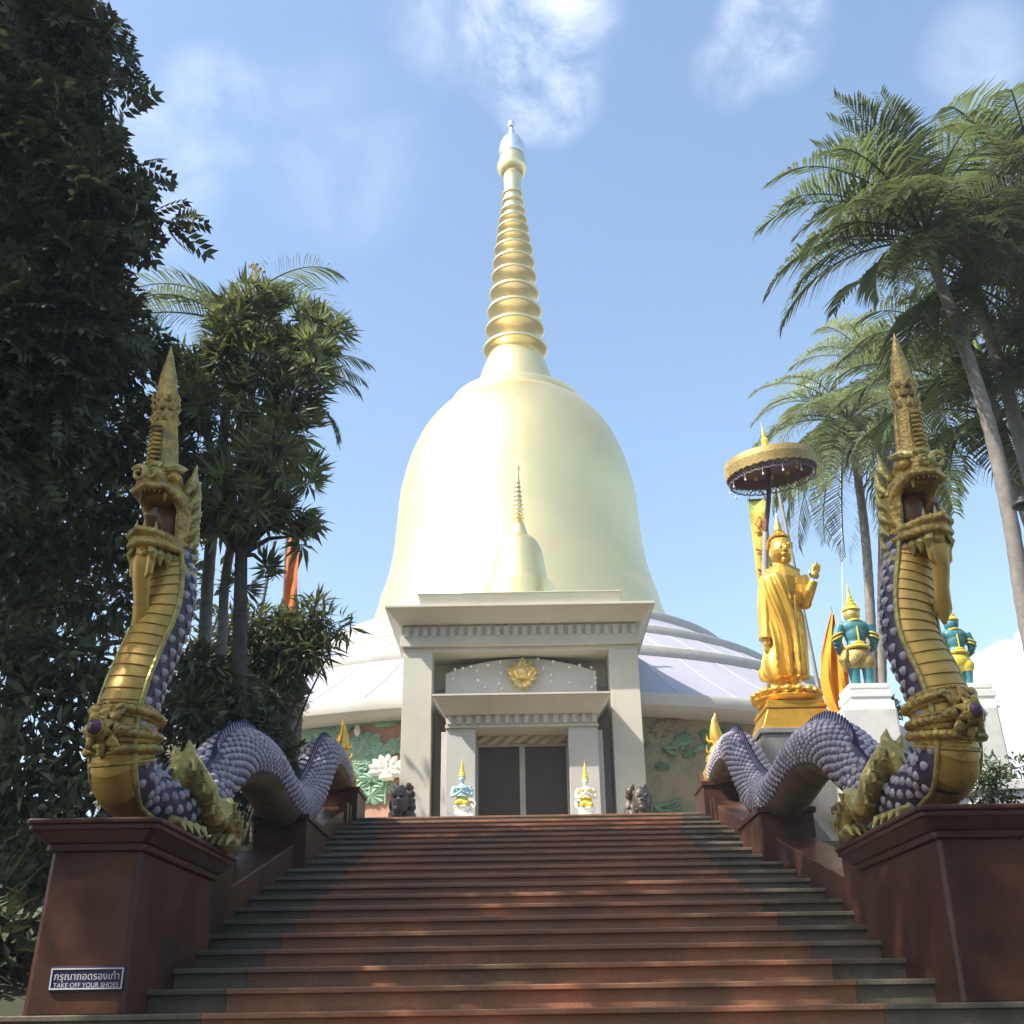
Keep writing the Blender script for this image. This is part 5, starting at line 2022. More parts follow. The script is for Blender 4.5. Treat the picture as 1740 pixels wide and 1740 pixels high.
def scatter_leaves(pos, dirs, size, tpl, upj=.5):
    """vertices and quads of many leaf copies"""
    V, F = TPL[tpl]
    N = len(pos)
    y = dirs / np.linalg.norm(dirs, axis=1, keepdims=True)
    up = np.array((0, 0, 1.0)) + rng.normal(0, upj, (N, 3))
    x = np.cross(y, up)
    x /= np.linalg.norm(x, axis=1, keepdims=True) + 1e-9
    z = np.cross(x, y)
    Mx = np.stack([x, y, z], 2)
    P = np.einsum('nij,vj->nvi', Mx, V) * size[:, None, None] + pos[:, None, :]
    Fa = F[None] + (np.arange(N) * len(V))[:, None, None]
    return P.reshape(-1, 3), Fa.reshape(-1, 4)


def crown(name, parent, material, clusters, tpl='leaf', size=(.14, .24), droop=.35, shell=.45, flat=.8):
    """clusters: (centre, radius, count)"""
    Ps, Fs, o = [], [], 0
    for (c, r, n_) in clusters:
        c = np.array(c)
        d = rng.normal(size=(n_, 3))
        d /= np.linalg.norm(d, axis=1, keepdims=True)
        rad_ = r * (shell + (1 - shell) * rng.random(n_) ** .6)
        # ragged outline: a few lobes per cluster
        lob = rng.normal(size=(5, 3))
        lob /= np.linalg.norm(lob, axis=1, keepdims=True)
        rad_ *= .72 + .5 * np.clip((d @ lob.T).max(1), 0, 1) ** 3
        p = c + d * rad_[:, None] * np.array((1, 1, flat))
        dr = d * .7 + rng.normal(0, .55, (n_, 3)) + np.array((0, 0, -droop))
        sz = rng.uniform(size[0], size[1], n_)
        P, F = scatter_leaves(p, dr, sz, tpl)
        Ps.append(P)
        Fs.append(F + o)
        o += len(P)
    return mesh_np(name, np.concatenate(Ps), np.concatenate(Fs), material, parent)


def trunk_of(parent, base, fork, clusters, r0, material=None, nb=14):
    b = MB()
    base, fork = Vector(base), Vector(fork)
    mid = base.lerp(fork, .5) + Vector((.08, .06, 0))
    b.tube([base, mid, fork], [r0, r0 * .8, r0 * .6], 12)
    cl = sorted(clusters, key=lambda c: -c[1])[:nb]
    for (c, r, n_) in cl:
        c = Vector(c)
        m1 = fork.lerp(c, .45) + Vector((0, 0, .15 * (c - fork).length * .4))
        b.tube([fork - Vector((0, 0, .1)), m1, c], [r0 * .38, r0 * .22, r0 * .06], 7)
    return b.build('trunk', material or M['bark'], parent)


def pc(px, py, Y, rpx, n_):
    p = W(px, py, Y)
    ax = (p - CAM).dot(RM.to_3x3() @ Vector((0, 0, -1)))
    return (tuple(p), rpx / FPX * ax, n_)


# --- tall tree with pinnate leaves at the edge of the frame
Yt = 9.6
cl = [pc(x - 42, y, Yt + dy, r * .95, n_) for (x, y, dy, r, n_) in (
    (90, 40, 0, 90, 260), (40, 130, .4, 110, 260), (120, 110, .3, 75, 200), (70, 240, .3, 110, 300), (140, 210, .1, 55, 150), (150, 300, .2, 80, 230), (60, 360, .6, 110, 260), (190, 345, 0, 52, 120), (235, 372, 0, 28, 34),
    (150, 420, .4, 70, 220), (175, 470, .3, 58, 170), (60, 480, .7, 110, 240), (130, 545, .5, 70, 200), (185, 560, .4, 55, 150), (170, 60, 0, 45, 60), (-80, 100, .5, 160, 300), (-90, 330, .5, 150, 300), (-80, 550, .6, 150, 300), (180, 140, .1, 30, 40), (215, 280, .1, 32, 40), (20, 640, .2, 90, 300), (80, 700, .5, 90, 260), (-20, 760, .2, 100, 300), (30, 560, 0, 80, 260), (110, 640, .3, 70, 200), (325, 374, 0, 14, 9), (296, 372, 0, 20, 15), (246, 100, 0, 15, 7), (240, 55, 0, 14, 7), (238, 200, 0, 16, 8), (272, 288, 0, 18, 9), (225, 150, .1, 14, 7))]
t = thing('broadleaf_tree', 'tall dark tree with feathery pinnate leaves reaching out of the picture top', 'tree', (-6.2, Yt + .3, gz(-6.2, Yt)))
crown('crown', t, M['leaf_dark'], cl, 'compound', (.34, .52), .45, .35)
trunk_of(t, (-6.2, Yt + .4, gz(-6, Yt) - .1), (-6.3, Yt + .8, 5.0), cl, .24, nb=9)
# --- dense dark tree behind it
Yt = 12.2
cl = [pc(x, y, Yt + dy, r, n_) for (x, y, dy, r, n_) in (
    (60, 600, 0, 130, 800), (190, 620, -.3, 75, 420), (250, 600, 0, 45, 200), (150, 720, 0, 110, 650), (230, 760, .3, 80, 450), (60, 780, .3, 120, 650), (130, 880, .2, 120, 650), (215, 900, .4, 80, 400), (30, 930, .3, 110, 550),
    (90, 1010, .4, 90, 260), (190, 1020, .6, 70, 200), (280, 700, .6, 50, 220), (290, 830, .8, 60, 220), (20, 500, .4, 120, 500), (150, 480, .5, 80, 300), (-120, 700, 0, 180, 700), (-120, 950, 0, 180, 600), (265, 580, .2, 30, 90))]
t = thing('broadleaf_tree', 'dense dark leafy tree directly behind the naga head by the shoe sign', 'tree', (-7.4, Yt + .3, gz(-7.4, Yt)))
crown('crown', t, M['leaf_dark'], cl, 'leaf', (.16, .28), .35, .3)
trunk_of(t, (-7.2, Yt + .4, gz(-7, Yt) - .1), (-7.0, Yt + .4, 6), cl, .26)
# --- wood further behind, reads as dark depth
for j, (tx, ty, hh, lab) in enumerate(((-11.5, 15.5, 11.0, 'dark tree deep in shade behind the dense leafy trees'), (-9.0, 18.5, 8.0, 'low dark tree behind the bamboo shrub and the tree trunks'), (-14.5, 11.0, 13.0, 'dark tree at the picture edge deep behind the shaded foliage'))):
    t = thing('broadleaf_tree', lab, 'tree', (tx, ty, gz(tx, ty)))
    z0 = gz(tx, ty)
    rr = random.Random(j)
    cl = [((tx + rr.uniform(-2.4, 2.4), ty + rr.uniform(-1.8, 1.8), z0 + rr.uniform(.12, 1.0) * hh), rr.uniform(1.0, 1.7), 420) for _ in range(20)]
    crown('crown', t, M['leaf_dark'], cl, 'leaf', (.22, .36), .3, .3)
    trunk_of(t, (tx, ty, z0 - .2), (tx, ty, z0 + hh * .45), cl, .25)
# --- tall shade tree standing outside the frame: it throws the dappled shade over the stairs
def shade_tree(tx, ty, cls, label):
    t = thing('shade_tree', label, 'tree', (tx, ty, gz(tx, ty)))
    crown('crown', t, M['leaf_mid'], cls, 'leaf', (.42, .66), .2, .15)
    zt_ = min(c[0][2] for c in cls)
    trunk_of(t, (tx, ty, gz(tx, ty) - .2), (tx, ty, max(zt_ - 2, 3.5)), cls, .4, nb=30)
    return t


def toward_sun(p, t_):
    return tuple(Vector(p) + SUN_DIR * t_)


rr = random.Random(21)
cls = []
# crown volume that stands between the sun and the stairs / nagas
for (x, y, z) in [(xx, yy, 1.6 + .27 * max(0, yy - 7)) for xx in (-3.4, -2.2, -1.0, .2, 1.4, 2.6, 3.6) for yy in (3.5, 5, 6.5, 8, 9.5, 11, 12.5, 14)]:
    if y > 13 and x > .3:
        continue
    t_ = (x + 8.6) / -SUN_DIR.x + rr.uniform(-1.6, 1.6)
    q = toward_sun((x + rr.uniform(-.4, .4), y + rr.uniform(-.4, .4), z), t_)
    if rr.random() < .18:
        continue      # gaps that let the sun through in patches
    cls.append((q, rr.uniform(.66, .98), 78))
for (x, y) in [(-3, 8), (-2.8, 8.4), (3, 8), (2.9, 8.5), (3.2, 7.5)]:
    for z in (2.7, 3.5, 4.3, 5.1, 5.9, 6.7, 7.3):
        t_ = (x + 8.6) / -SUN_DIR.x + rr.uniform(-1.2, 1.2)
        q = toward_sun((x + rr.uniform(-.2, .2), y + rr.uniform(-.2, .2), z), t_)
        cls.append((q, rr.uniform(.5, .75), 34))
for y in (9.6, 10.3, 11.0, 11.7, 12.4, 13.1, 13.8, 14.6, 15.4):
    for dz in (0, .5):
        for x in (2.9, 3.3):
            p_ = (x, y, 3.1 + (y - 10) * .27 + dz)
            cls.append((toward_sun(p_, (x + 8.6) / -SUN_DIR.x + rr.uniform(-1, 1)), rr.uniform(.45, .65), 22))
half = sorted(cls, key=lambda c: c[0][1])
cut = len(half) // 2
shade_tree(-9.6, 2.0, half[:cut], 'tall shade tree beside the foot of the stairs')
shade_tree(-10.2, 8.0, half[cut:], 'tall shade tree beside the upper stairs')

# --- unseen trees added behind the visitor to keep the open sky off the foot of the stairs
for j, (tx, ty, hh) in enumerate(((-6.5, -7.5, 11.0), (0.5, -9.5, 12.0), (7.0, -7.0, 11.0), (-10.5, -3.0, 12.0), (10.5, -1.0, 9.0))):
    t = thing('broadleaf_tree', ('tall unseen tree added to block the sky behind the visitor on the shoe sign side', 'tall unseen tree added to block the sky straight behind the visitor', 'tall unseen tree added to block the sky behind the visitor on the palm side', 'tall unseen tree added to block the sky beside the visitor on the shoe sign side', 'unseen tree added to block the sky beside the visitor on the palm side')[j], 'tree', (tx, ty, 0))
    rq = random.Random(50 + j)
    cl = [((tx + rq.uniform(-3.2, 3.2), ty + rq.uniform(-2.2, 2.2), rq.uniform(.22, 1.0) * hh), rq.uniform(1.2, 2.0), 150) for _ in range(26)]
    crown('crown', t, M['leaf_mid'], cl, 'leaf', (.5, .8), .2, .2)
    trunk_of(t, (tx, ty, -.2), (tx, ty, hh * .4), cl, .3)

# --- plumeria-like tree with rosettes, right of the tall trees
Yt = 12.6
cl = [pc(x, y, Yt + dy, r, n_) for (x, y, dy, r, n_) in (
    (400, 560, .2, 68, 95), (455, 515, 0, 45, 55), (440, 590, .2, 75, 120), (520, 510, 0, 48, 55), (550, 545, -.2, 38, 34), (500, 580, 0, 60, 80), (545, 610, -.1, 30, 26), (360, 620, .3, 70, 100), (430, 660, .3, 75, 120), (500, 670, .1, 55, 65), (545, 655, 0, 26, 18),
    (340, 720, .4, 65, 90), (420, 750, .3, 65, 85), (490, 730, .1, 42, 38), (400, 820, .2, 75, 110), (480, 800, 0, 55, 60), (520, 790, -.1, 30, 22), (350, 880, .3, 65, 80), (430, 890, .2, 65, 80), (480, 870, 0, 40, 36), (510, 905, 0, 24, 12), (545, 852, -.1, 14, 5), (325, 800, .4, 60, 80), (460, 945, .1, 26, 12), (415, 970, .1, 24, 8), (300, 640, .4, 55, 60))]
t = thing('plumeria_tree', 'leafy tree with rosettes of long leaves and a pale dry flower stalk on top', 'tree', (W(400, 1150, Yt).x, Yt, gz(-4.4, Yt)))
cl = [(c_, r_, max(4, int(n_ * .55))) for c_, r_, n_ in cl]
rk = random.Random(77)
cl = [(tuple(Vector(c_) + Vector((rk.uniform(-.12, .12), rk.uniform(-.4, .4), rk.uniform(-.1, .1)))), r_ * rk.uniform(.8, 1.15), n_) for c_, r_, n_ in cl]
crown('crown', t, M['leaf_plum'], cl, 'rosette', (.24, .40), -.1, .3)
trunk_of(t, (W(395, 1200, Yt).x, Yt + .2, gz(-4.5, Yt) - .1), tuple(W(410, 930, Yt + .2)), cl, .13, nb=26)
fs_ = MB()
q0 = W(436, 500, Yt)
for i in range(14):
    q1 = W(436 + rr.uniform(-13, 13), 447 + rr.uniform(0, 18), Yt + rr.uniform(-.1, .1))
    fs_.tube([q0, q0.lerp(q1, .5) + Vector((0, 0, .05)), q1], [.010, .007, .005], 5)
    for _ in range(3):
        fs_.ell(q1 + Vector((rr.uniform(-.03, .03), rr.uniform(-.03, .03), rr.uniform(-.03, .03))), .016, n=6, m=4)
fs_.build('flower_stalk', M['flower_dry'], t)

# --- palms
def frond_mesh(L, a0, bend, npair, ll, lw, seed, hang=.3, vee=.25):
    """one pinnate frond, growing along +Y from the origin"""
    rg = np.random.default_rng(seed)
    n = 26
    pts = []
    p = np.zeros(3)
    for i in range(n + 1):
        t = i / n
        a = a0 - bend * t ** 1.3
        pts.append(p.copy())
        p = p + np.array((.03 * math.sin(seed + t * 3), math.cos(a), math.sin(a))) * L / n
    pts = np.array(pts)
    V, F = [], []
    # rachis
    for i in range(n + 1):
        w_ = .022 * (1 - .8 * i / n) * L / 2
        V += [pts[i] + (-w_, 0, 0), pts[i] + (0, 0, w_), pts[i] + (w_, 0, 0), pts[i] + (0, 0, -w_ * .6)]
    for i in range(n):
        for k in range(4):
            F.append((4 * i + k, 4 * i + (k + 1) % 4, 4 * i + 4 + (k + 1) % 4, 4 * i + 4 + k))
    for i in range(npair):
        t = .16 + .83 * i / (npair - 1)
        f = t * n
        j = min(int(f), n - 1)
        o = pts[j] + (pts[j + 1] - pts[j]) * (f - j)
        tg = pts[j + 1] - pts[j]
        tg /= np.linalg.norm(tg)
        nr = np.cross((1, 0, 0), tg)
        prof = math.sin(math.pi * min(1, .12 + t * .92)) ** .6
        l_ = ll * max(.28, prof)
        for s in (-1, 1):
            if rg.random() < .03:
                continue
            fw = .38 + .60 * t * t + rg.normal(0, .08)
            d = np.array((s, 0, 0)) + tg * fw + nr * (vee + rg.normal(0, .08))
            d /= np.linalg.norm(d)
            m1 = o + d * l_ * .5 + np.array((0, 0, -hang * .10 * l_))
            d2 = d + np.array((0, 0, -hang * (1.2 + rg.random() * .6)))
            d2 /= np.linalg.norm(d2)
            e = m1 + d2 * l_ * .5
            wv = np.cross(d, (0, 0, 1.0))
            wv = wv / (np.linalg.norm(wv) + 1e-6) * .5 + tg * .5
            wv = wv / np.linalg.norm(wv) * lw
            b0 = len(V)
            V += [o - wv * .5, o + wv * .5, m1 + wv, m1 - wv, e + wv * .12, e - wv * .12]
            F += [(b0, b0 + 1, b0 + 2, b0 + 3), (b0 + 3, b0 + 2, b0 + 4, b0 + 5)]
    return np.array(V), np.array(F)


FR = {}


def frond_data(kind, matname):
    key = (kind, matname)
    if key not in FR:
        base, sd = kind
        spec = {'up': (R(80), R(48), .3), 'mid': (R(45), R(95), .35), 'low': (R(12), R(80), .5), 'hang': (R(-25), R(58), .8)}[base]
        V, F = frond_mesh(1.0, spec[0], spec[1], 44, .30, .0072, sd, spec[2])
        me = bpy.data.meshes.new('frond')
        o = mesh_np('frond_source', V, F, M[matname])
        FR[key] = o.data
        bpy.data.objects.remove(o)
    return FR[key]


def palm(label, tr_pts, r0, fronds, matname='palm_leaf', group='palms beside the stairs', dry=(), grow=1.32, extra=True):
    """fronds: (azimuth deg [0 = right, 90 = away], kind, length)"""
    pts_ = [Vector(p) for p in tr_pts]
    base = pts_[0]
    t = thing('palm_tree', label, 'palm', base, group)
    sm = catmull(pts_, .13)
    b = MB()
    b.tube(sm, [r0 * (1.12 - .35 * i / len(sm)) * (1.035 if i % 2 else .975) for i in range(len(sm))], 14)
    b.build('trunk', M['palm_bark'], t)
    top = pts_[-1]
    b = MB()
    up = (pts_[-1] - pts_[-2]).normalized()
    b.tube([top - up * .6, top - up * .1, top + up * .35], [r0 * .85, r0 * 1.0, r0 * .3], 12)
    b.build('crownshaft', M['leaf_light'], t)
    for i, (az, kind, ln) in enumerate(list(fronds) + [(a_z + 17, k_, l_ * .9) for a_z, k_, l_ in fronds if extra]):
        ln *= grow if kind != 'up' else min(grow, 1.0)
        mn = 'palm_dry' if i in dry else matname
        o = bpy.data.objects.new('frond', frond_data((kind, i % 4), mn))
        COL.objects.link(o)
        o.parent = t
        o.location = top - base + up * (.1 if kind in ('up', 'mid') else -.05)
        o.rotation_euler = (0, random.uniform(-.25, .25), R(az) - R(90))
        o.scale = (ln, ln, ln)
    return t


def px_path(Y, *pp):
    return [W(a, b_, Y + (c[0] if c else 0)) for (a, b_, *c) in pp]


Yp = 11.2
a_ = px_path(Yp, (1772, 1180), (1742, 1040), (1716, 880), (1680, 720), (1632, 570), (1598, 480), (1572, 405))
palm('tallest grey trunked palm leaning over the naga crest', a_, .085,
     [(175, 'mid', 2.1), (200, 'mid', 2.2), (160, 'up', 2.3), (185, 'up', 2.2), (130, 'up', 2.1), (75, 'up', 1.9), (215, 'up', 1.9), (220, 'low', 2.2), (245, 'low', 2.0), (185, 'low', 2.2), (160, 'low', 2.0), (270, 'mid', 1.7), (300, 'low', 1.9), (330, 'low', 2.0), (10, 'mid', 2.0), (350, 'mid', 1.9), (40, 'up', 2.0),
      (205, 'hang', 1.9), (235, 'hang', 1.8), (320, 'hang', 1.9), (20, 'low', 1.8), (170, 'mid', 1.6)], grow=1.12, dry=(14, 20))
Yp = 12.4
a_ = px_path(Yp, (1800, 1150), (1770, 900), (1742, 780), (1705, 640), (1672, 540), (1650, 480))
palm('palm with a reddish trunk crossing behind the tallest palm', a_, .10,
     [(200, 'low', 2.0), (225, 'hang', 2.1), (180, 'mid', 2.1), (250, 'low', 2.1), (280, 'hang', 2.0), (320, 'low', 2.2), (350, 'mid', 2.2), (30, 'mid', 2.2), (80, 'up', 2.0), (130, 'up', 1.9), (300, 'hang', 2.2), (210, 'hang', 2.2), (345, 'low', 2.0), (10, 'hang', 2.0)], dry=(12,))
Yp = 11.8
a_ = px_path(Yp, (1900, 1150), (1850, 800), (1810, 560), (1790, 430), (1775, 350))
palm('palm at the picture edge whose high crown overlaps the tallest palm', a_, .10,
     [(170, 'up', 1.8), (195, 'mid', 2.0), (220, 'mid', 2.0), (250, 'low', 2.0), (150, 'up', 2.0), (200, 'low', 2.1), (175, 'low', 1.8), (0, 'mid', 2), (90, 'up', 2), (300, 'low', 2), (230, 'hang', 2.0), (190, 'hang', 1.9)])
Yp = 20.6
a_ = px_path(Yp, (1484, 1240), (1481, 1100), (1472, 930), (1456, 800), (1440, 715))
palm('pale green palm with drooping fronds behind the umbrella', a_, .10,
     [(180, 'low', 2.3), (210, 'hang', 2.6), (240, 'hang', 2.6), (160, 'mid', 2.0), (195, 'mid', 2.2), (270, 'hang', 2.8), (300, 'hang', 2.6), (330, 'low', 2.6), (0, 'low', 2.4), (30, 'low', 2.2), (60, 'mid', 2.2), (120, 'mid', 2.0), (225, 'low', 2.3), (255, 'low', 2.3), (285, 'low', 2.3), (200, 'hang', 2.6), (345, 'mid', 2.0), (185, 'hang', 2.5), (228, 'hang', 2.9), (252, 'hang', 2.7), (292, 'hang', 2.9), (318, 'hang', 2.7), (170, 'hang', 2.5), (5, 'hang', 2.7), (40, 'hang', 2.7), (90, 'hang', 2.8), (130, 'hang', 2.7)], 'palm_pale', grow=1.14)
Yp = 21.8
a_ = px_path(Yp, (1500, 1240), (1498, 1050), (1500, 850), (1502, 740), (1500, 640))
palm('thin palm half hidden between the umbrella and the naga crest', a_, .09,
     [(180, 'mid', 2.2), (205, 'low', 2.5), (235, 'hang', 2.6), (265, 'low', 2.5), (300, 'low', 2.6), (330, 'mid', 2.4), (0, 'mid', 2.4), (60, 'up', 2.2), (130, 'up', 2.2), (285, 'hang', 2.7), (220, 'mid', 2.4)], 'palm_pale', grow=1.1)
Yp = 14.6
a_ = px_path(Yp, (1850, 1250), (1800, 1050), (1745, 880), (1700, 760), (1680, 700))
palm('low palm with hanging fronds behind the naga and the second guardian', a_, .09,
     [(185, 'low', 2.1), (215, 'hang', 2.4), (245, 'hang', 2.5), (275, 'hang', 2.5), (305, 'hang', 2.4), (340, 'low', 2.2), (165, 'mid', 2.0), (30, 'mid', 2.0), (90, 'up', 1.9), (200, 'hang', 2.4), (230, 'low', 2.2), (260, 'low', 2.3), (195, 'mid', 2.1)], dry=(4,))
Yp = 13.4
a_ = px_path(Yp, (1830, 1250), (1790, 1050), (1740, 850), (1690, 700), (1665, 610))
palm('dark palm with a full crown right behind the crest of the naga', a_, .09,
     [(185, 'low', 1.9), (215, 'hang', 2.2), (245, 'hang', 2.3), (275, 'low', 2.2), (305, 'hang', 2.2), (340, 'low', 2.2), (165, 'mid', 1.9), (30, 'mid', 2.0), (90, 'up', 1.9), (200, 'mid', 1.9), (150, 'up', 1.9), (10, 'low', 2.1), (0, 'mid', 2.1), (320, 'mid', 2.1)], grow=1.15, dry=(5,))
# palms on the other side
Yp = 13.6
a_ = px_path(Yp, (345, 1180), (348, 1080), (358, 930), (382, 720), (392, 600), (395, 545))
palm('slender palm showing its fronds above the plumeria tree', a_, .08,
     [(178, 'mid', 2.2), (160, 'mid', 1.7), (200, 'low', 2.0), (20, 'mid', 2.0), (340, 'mid', 2.0), (75, 'mid', 1.5), (230, 'low', 1.9), (300, 'low', 2.0), (130, 'mid', 1.5)], grow=1.05, extra=False)
a_ = px_path(Yp - .5, (372, 1180), (378, 1080), (385, 970), (420, 820), (470, 700), (478, 650))
palm('curved slender palm whose fronds hang out of the plumeria tree', a_, .06,
     [(0, 'mid', 2.0), (340, 'low', 2.1), (20, 'mid', 1.9), (320, 'hang', 1.8), (200, 'low', 1.8), (250, 'hang', 1.8), (350, 'hang', 2.0), (60, 'up', 1.7)], grow=.72, extra=False)

# --- bamboo-like shrub in front of the roof
Yt = 15.4
cl = [pc(x, y, Yt + dy, r, n_) for (x, y, dy, r, n_) in (
    (400, 1080, .2, 55, 260), (440, 1060, .2, 45, 240), (480, 1080, .1, 55, 330), (520, 1060, 0, 42, 190), (550, 1070, -.1, 34, 110), (580, 1065, -.1, 22, 34), (505, 1110, 0, 45, 240), (535, 1110, -.1, 30, 90), (440, 1120, .2, 60, 380), (480, 1150, .1, 42, 240), (400, 1150, .3, 60, 380), (360, 1100, .3, 45, 220), (530, 1030, 0, 26, 50), (350, 1180, .3, 60, 300), (430, 1190, .2, 60, 360), (470, 1200, .1, 36, 170))]
t = thing('bamboo_shrub', 'dark bamboo-like shrub reaching out in front of the dome roof', 'shrub', (W(440, 1250, Yt).x, Yt, gz(-4.5, Yt)))
crown('foliage', t, M['leaf_mid'], cl, 'bamboo', (.24, .38), .15, .2)
b = MB()
b0 = Vector((W(440, 1250, Yt).x, Yt, gz(-4.5, Yt) - .1))
for (c, r, n_) in cl:
    c = Vector(c)
    b.tube([b0 + Vector((rr.uniform(-.3, .3), rr.uniform(-.2, .2), 0)), b0.lerp(c, .6) + Vector((0, 0, .2)), c], [.02, .015, .006], 6)
b.build('stems', M['bark'], t)


# --- bushes and grass clumps
def bush(label, clusters, m_, size, tpl='leaf', base=None, name='bush'):
    c = clusters[0][0]
    bz = Vector((c[0], c[1], gz(c[0], c[1])))
    t = thing(name, label, 'bush', bz)
    crown('foliage', t, m_, clusters, tpl, size, .2, .3)
    b = MB()
    for (c2, r, n_) in clusters[:10]:
        b.tube([bz - Vector((0, 0, .05)), bz.lerp(Vector(c2), .6), Vector(c2)], [.03, .02, .008], 6)
    b.build('stems', M['bark'], t)
    return t


bush('dark bush in the shade behind the first naga hump', [pc(x, y, 12.9, r, n_) for (x, y, r, n_) in ((350, 1200, 55, 350), (400, 1230, 60, 350), (330, 1280, 60, 350), (440, 1250, 50, 300), (310, 1150, 50, 220), (470, 1290, 45, 220), (390, 1180, 50, 250), (360, 1340, 70, 300))], M['leaf_dark'], (.14, .24))
bush('dark bush between the naga neck and the far tree trunks', [pc(x, y, 10.6, r, n_) for (x, y, r, n_) in ((110, 1120, 70, 260), (160, 1180, 60, 240), (60, 1200, 80, 300), (340, 1130, 36, 140), (130, 1290, 80, 300), (20, 1100, 70, 250), (325, 1210, 40, 160), (40, 1340, 90, 300))], M['leaf_dark'], (.16, .26))


def grass_clump(label, bx_, by_, n_, hgt, seed):
    rg = np.random.default_rng(seed)
    z0 = gz(bx_, by_)
    V, F = [], []
    for i in range(n_):
        a = rg.uniform(0, 2 * math.pi)
        o = np.array((bx_, by_, z0 - .03)) + np.array((math.cos(a), math.sin(a), 0)) * rg.uniform(0, .22)
        h_ = hgt * rg.uniform(.55, 1.1)
        out = rg.uniform(.2, .85) * h_
        d = np.array((math.cos(a), math.sin(a), 0))
        sd = np.array((-math.sin(a), math.cos(a), 0)) * rg.uniform(.012, .022)
        b0 = len(V)
        for k in range(6):
            t_ = k / 5
            c = o + d * out * t_ ** 1.6 + np.array((0, 0, h_ * (1.25 * t_ - .45 * t_ * t_ * (out / h_ + .3) * 1.4)))
            w_ = 1 - t_ * .92
            V += [c - sd * w_, c + sd * w_]
        F += [(b0 + 2 * k, b0 + 2 * k + 1, b0 + 2 * k + 3, b0 + 2 * k + 2) for k in range(5)]
    t = thing('grass_plant', label, 'plant', (bx_, by_, z0), 'strap leaved plants in the shade')
    mesh_np('blades', np.array(V), np.array(F), M['leaf_dark'], t)


for i, (gx, gy, gh) in enumerate(((-4.4, 9.0, 1.3), (-5.0, 8.6, 1.2), (-4.1, 9.8, 1.4), (-5.3, 9.6, 1.5), (-4.6, 10.4, 1.5), (-5.9, 9.2, 1.4), (-4.2, 11.0, 1.5))):
    grass_clump('shaded plant with long arching strap leaves beside the granite pedestal', gx, gy, 90, gh, 40 + i)

bush('dense dark bush filling the corner beside the signed pedestal', [((x, y, gz(x, y) + z), r, 420) for x, y, z, r in ((-4.6, 9.3, .4, .7), (-5.3, 9.0, .6, .8), (-4.2, 9.9, .6, .7), (-5.0, 10.2, 1.2, .9), (-5.9, 9.6, .9, .9), (-4.3, 10.6, 1.3, .8), (-4.9, 8.7, .1, .6), (-4.2, 8.5, .2, .5), (-4.6, 8.1, .0, .5), (-5.4, 8.1, .2, .6), (-6.1, 8.6, .3, .7), (-4.0, 8.9, .1, .45), (-4.4, 7.6, .0, .42), (-5.0, 7.5, .1, .5), (-5.7, 7.5, .2, .6))], M['leaf_dark'], (.14, .24))
# hedge, ledge and bush on the palm side
b_ = W(1690, 1340, 9.6)
bush('rounded dark green bush behind the pedestal on the palm side', [((b_.x + dx, 9.7 + dy, b_.z + dz), r, n_) for (dx, dy, dz, r, n_) in ((0, 0, 0, .2, 420), (.05, .1, .15, .15, 220), (-.08, 0, -.2, .22, 420), (.12, 0, -.16, .2, 350), (0, 0, -.45, .28, 400))], M['hedge'], (.04, .07))
yl = 13.2
lw0, lw1 = W(1690, 1400, yl).x, 14.0
zl_ = W(1715, 1325, yl).z
lg = thing('ledge_wall', 'pale stone ledge wall below the hedge beside the naga pedestal', 'wall', (lw0, yl, gz(7, yl)))
b = MB()
b.box(lw0 - .1, lw1, yl, yl + .4, gz(7, yl) - .4, zl_ - .12)
b.box(lw0 - .16, lw1, yl - .05, yl + .45, zl_ - .118, zl_)
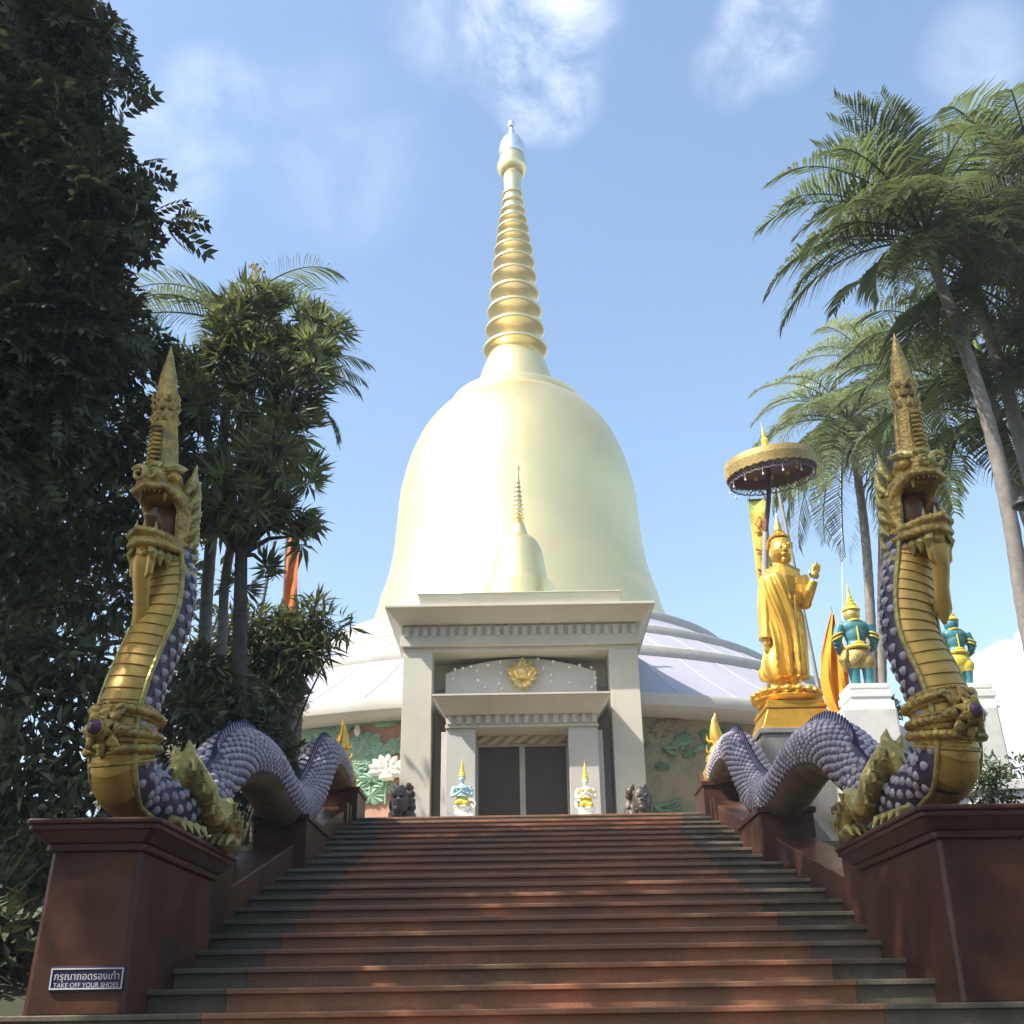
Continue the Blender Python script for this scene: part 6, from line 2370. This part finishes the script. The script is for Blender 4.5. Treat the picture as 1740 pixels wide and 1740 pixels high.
b.build('coping', M['marble'], lg, smooth=False, bevel=.01)
b = MB()
hedge_c = [((lw0 + .3 + .5 * i, yl + .8 + .15 * math.sin(i * 2), zl_ + .16 + .05 * math.sin(i * 3)), .36, 420) for i in range(9)]
bush('clipped dark hedge along the pale ledge wall', hedge_c, M['hedge'], (.07, .12), name='hedge')
bush('small bright green shrub behind the white pedestal', [pc(x, y, 17.5, r, n_) for (x, y, r, n_) in ((1512, 1196, 14, 120), (1520, 1208, 16, 140), (1508, 1216, 14, 120))], M['leaf_light'], (.10, .16), name='shrub')
# lightning mast and lamp among the palms
ms = MB()
ms.tube([W(1421, 585, 23), W(1424, 660, 23), W(1428, 800, 23), W(1436, 1230, 23)], [.007, .009, .010, .010], 8)
tag(ms.build('lightning_mast', M['white_paint']), 'thin white mast standing among the pale palm fronds', 'mast')
lp = thing('horn_lamp', 'black lamp head sticking in from the picture edge by the palm trunk', 'lamp', W(1790, 1200, 10.4))
b = MB()
c = W(1738, 858, 10.4)
b.ell(c, (.11, .12, .05))
b.lathe([(.03, .02), (.05, .05), (.03, .09)], (c.x, c.y), 12, z0=c.z)
b.build('head', M['black_metal'], lp)
b = MB()
b.tube([c, W(1765, 880, 10.4), W(1785, 960, 10.4), Vector((W(1790, 1200, 10.4).x, 10.4, gz(6, 10.4) - .1))], .025, 8)
b.build('post', M['black_metal'], lp)

# ------------------------------------------------------------------ thin scattering volume added round the place: imitates lens veil, lifts the blacks
hz = MB()
hz.box(-160, 160, -110, 160, -1.6, 42.0)
hm = bpy.data.materials.new('lens_veil')
hm.use_nodes = True
ht = hm.node_tree
ht.nodes.clear()
pv = nd(ht, 'ShaderNodeVolumePrincipled')
pv.inputs['Color'].default_value = (0.93, 0.95, 1.0, 1)
pv.inputs['Density'].default_value = 0.0017
pv.inputs['Anisotropy'].default_value = 0.0
ho = nd(ht, 'ShaderNodeOutputMaterial')
ht.links.new(pv.outputs[0], ho.inputs['Volume'])
hz_o = hz.build('veil_haze', hm, smooth=False)
hz_o['kind'] = 'stuff'
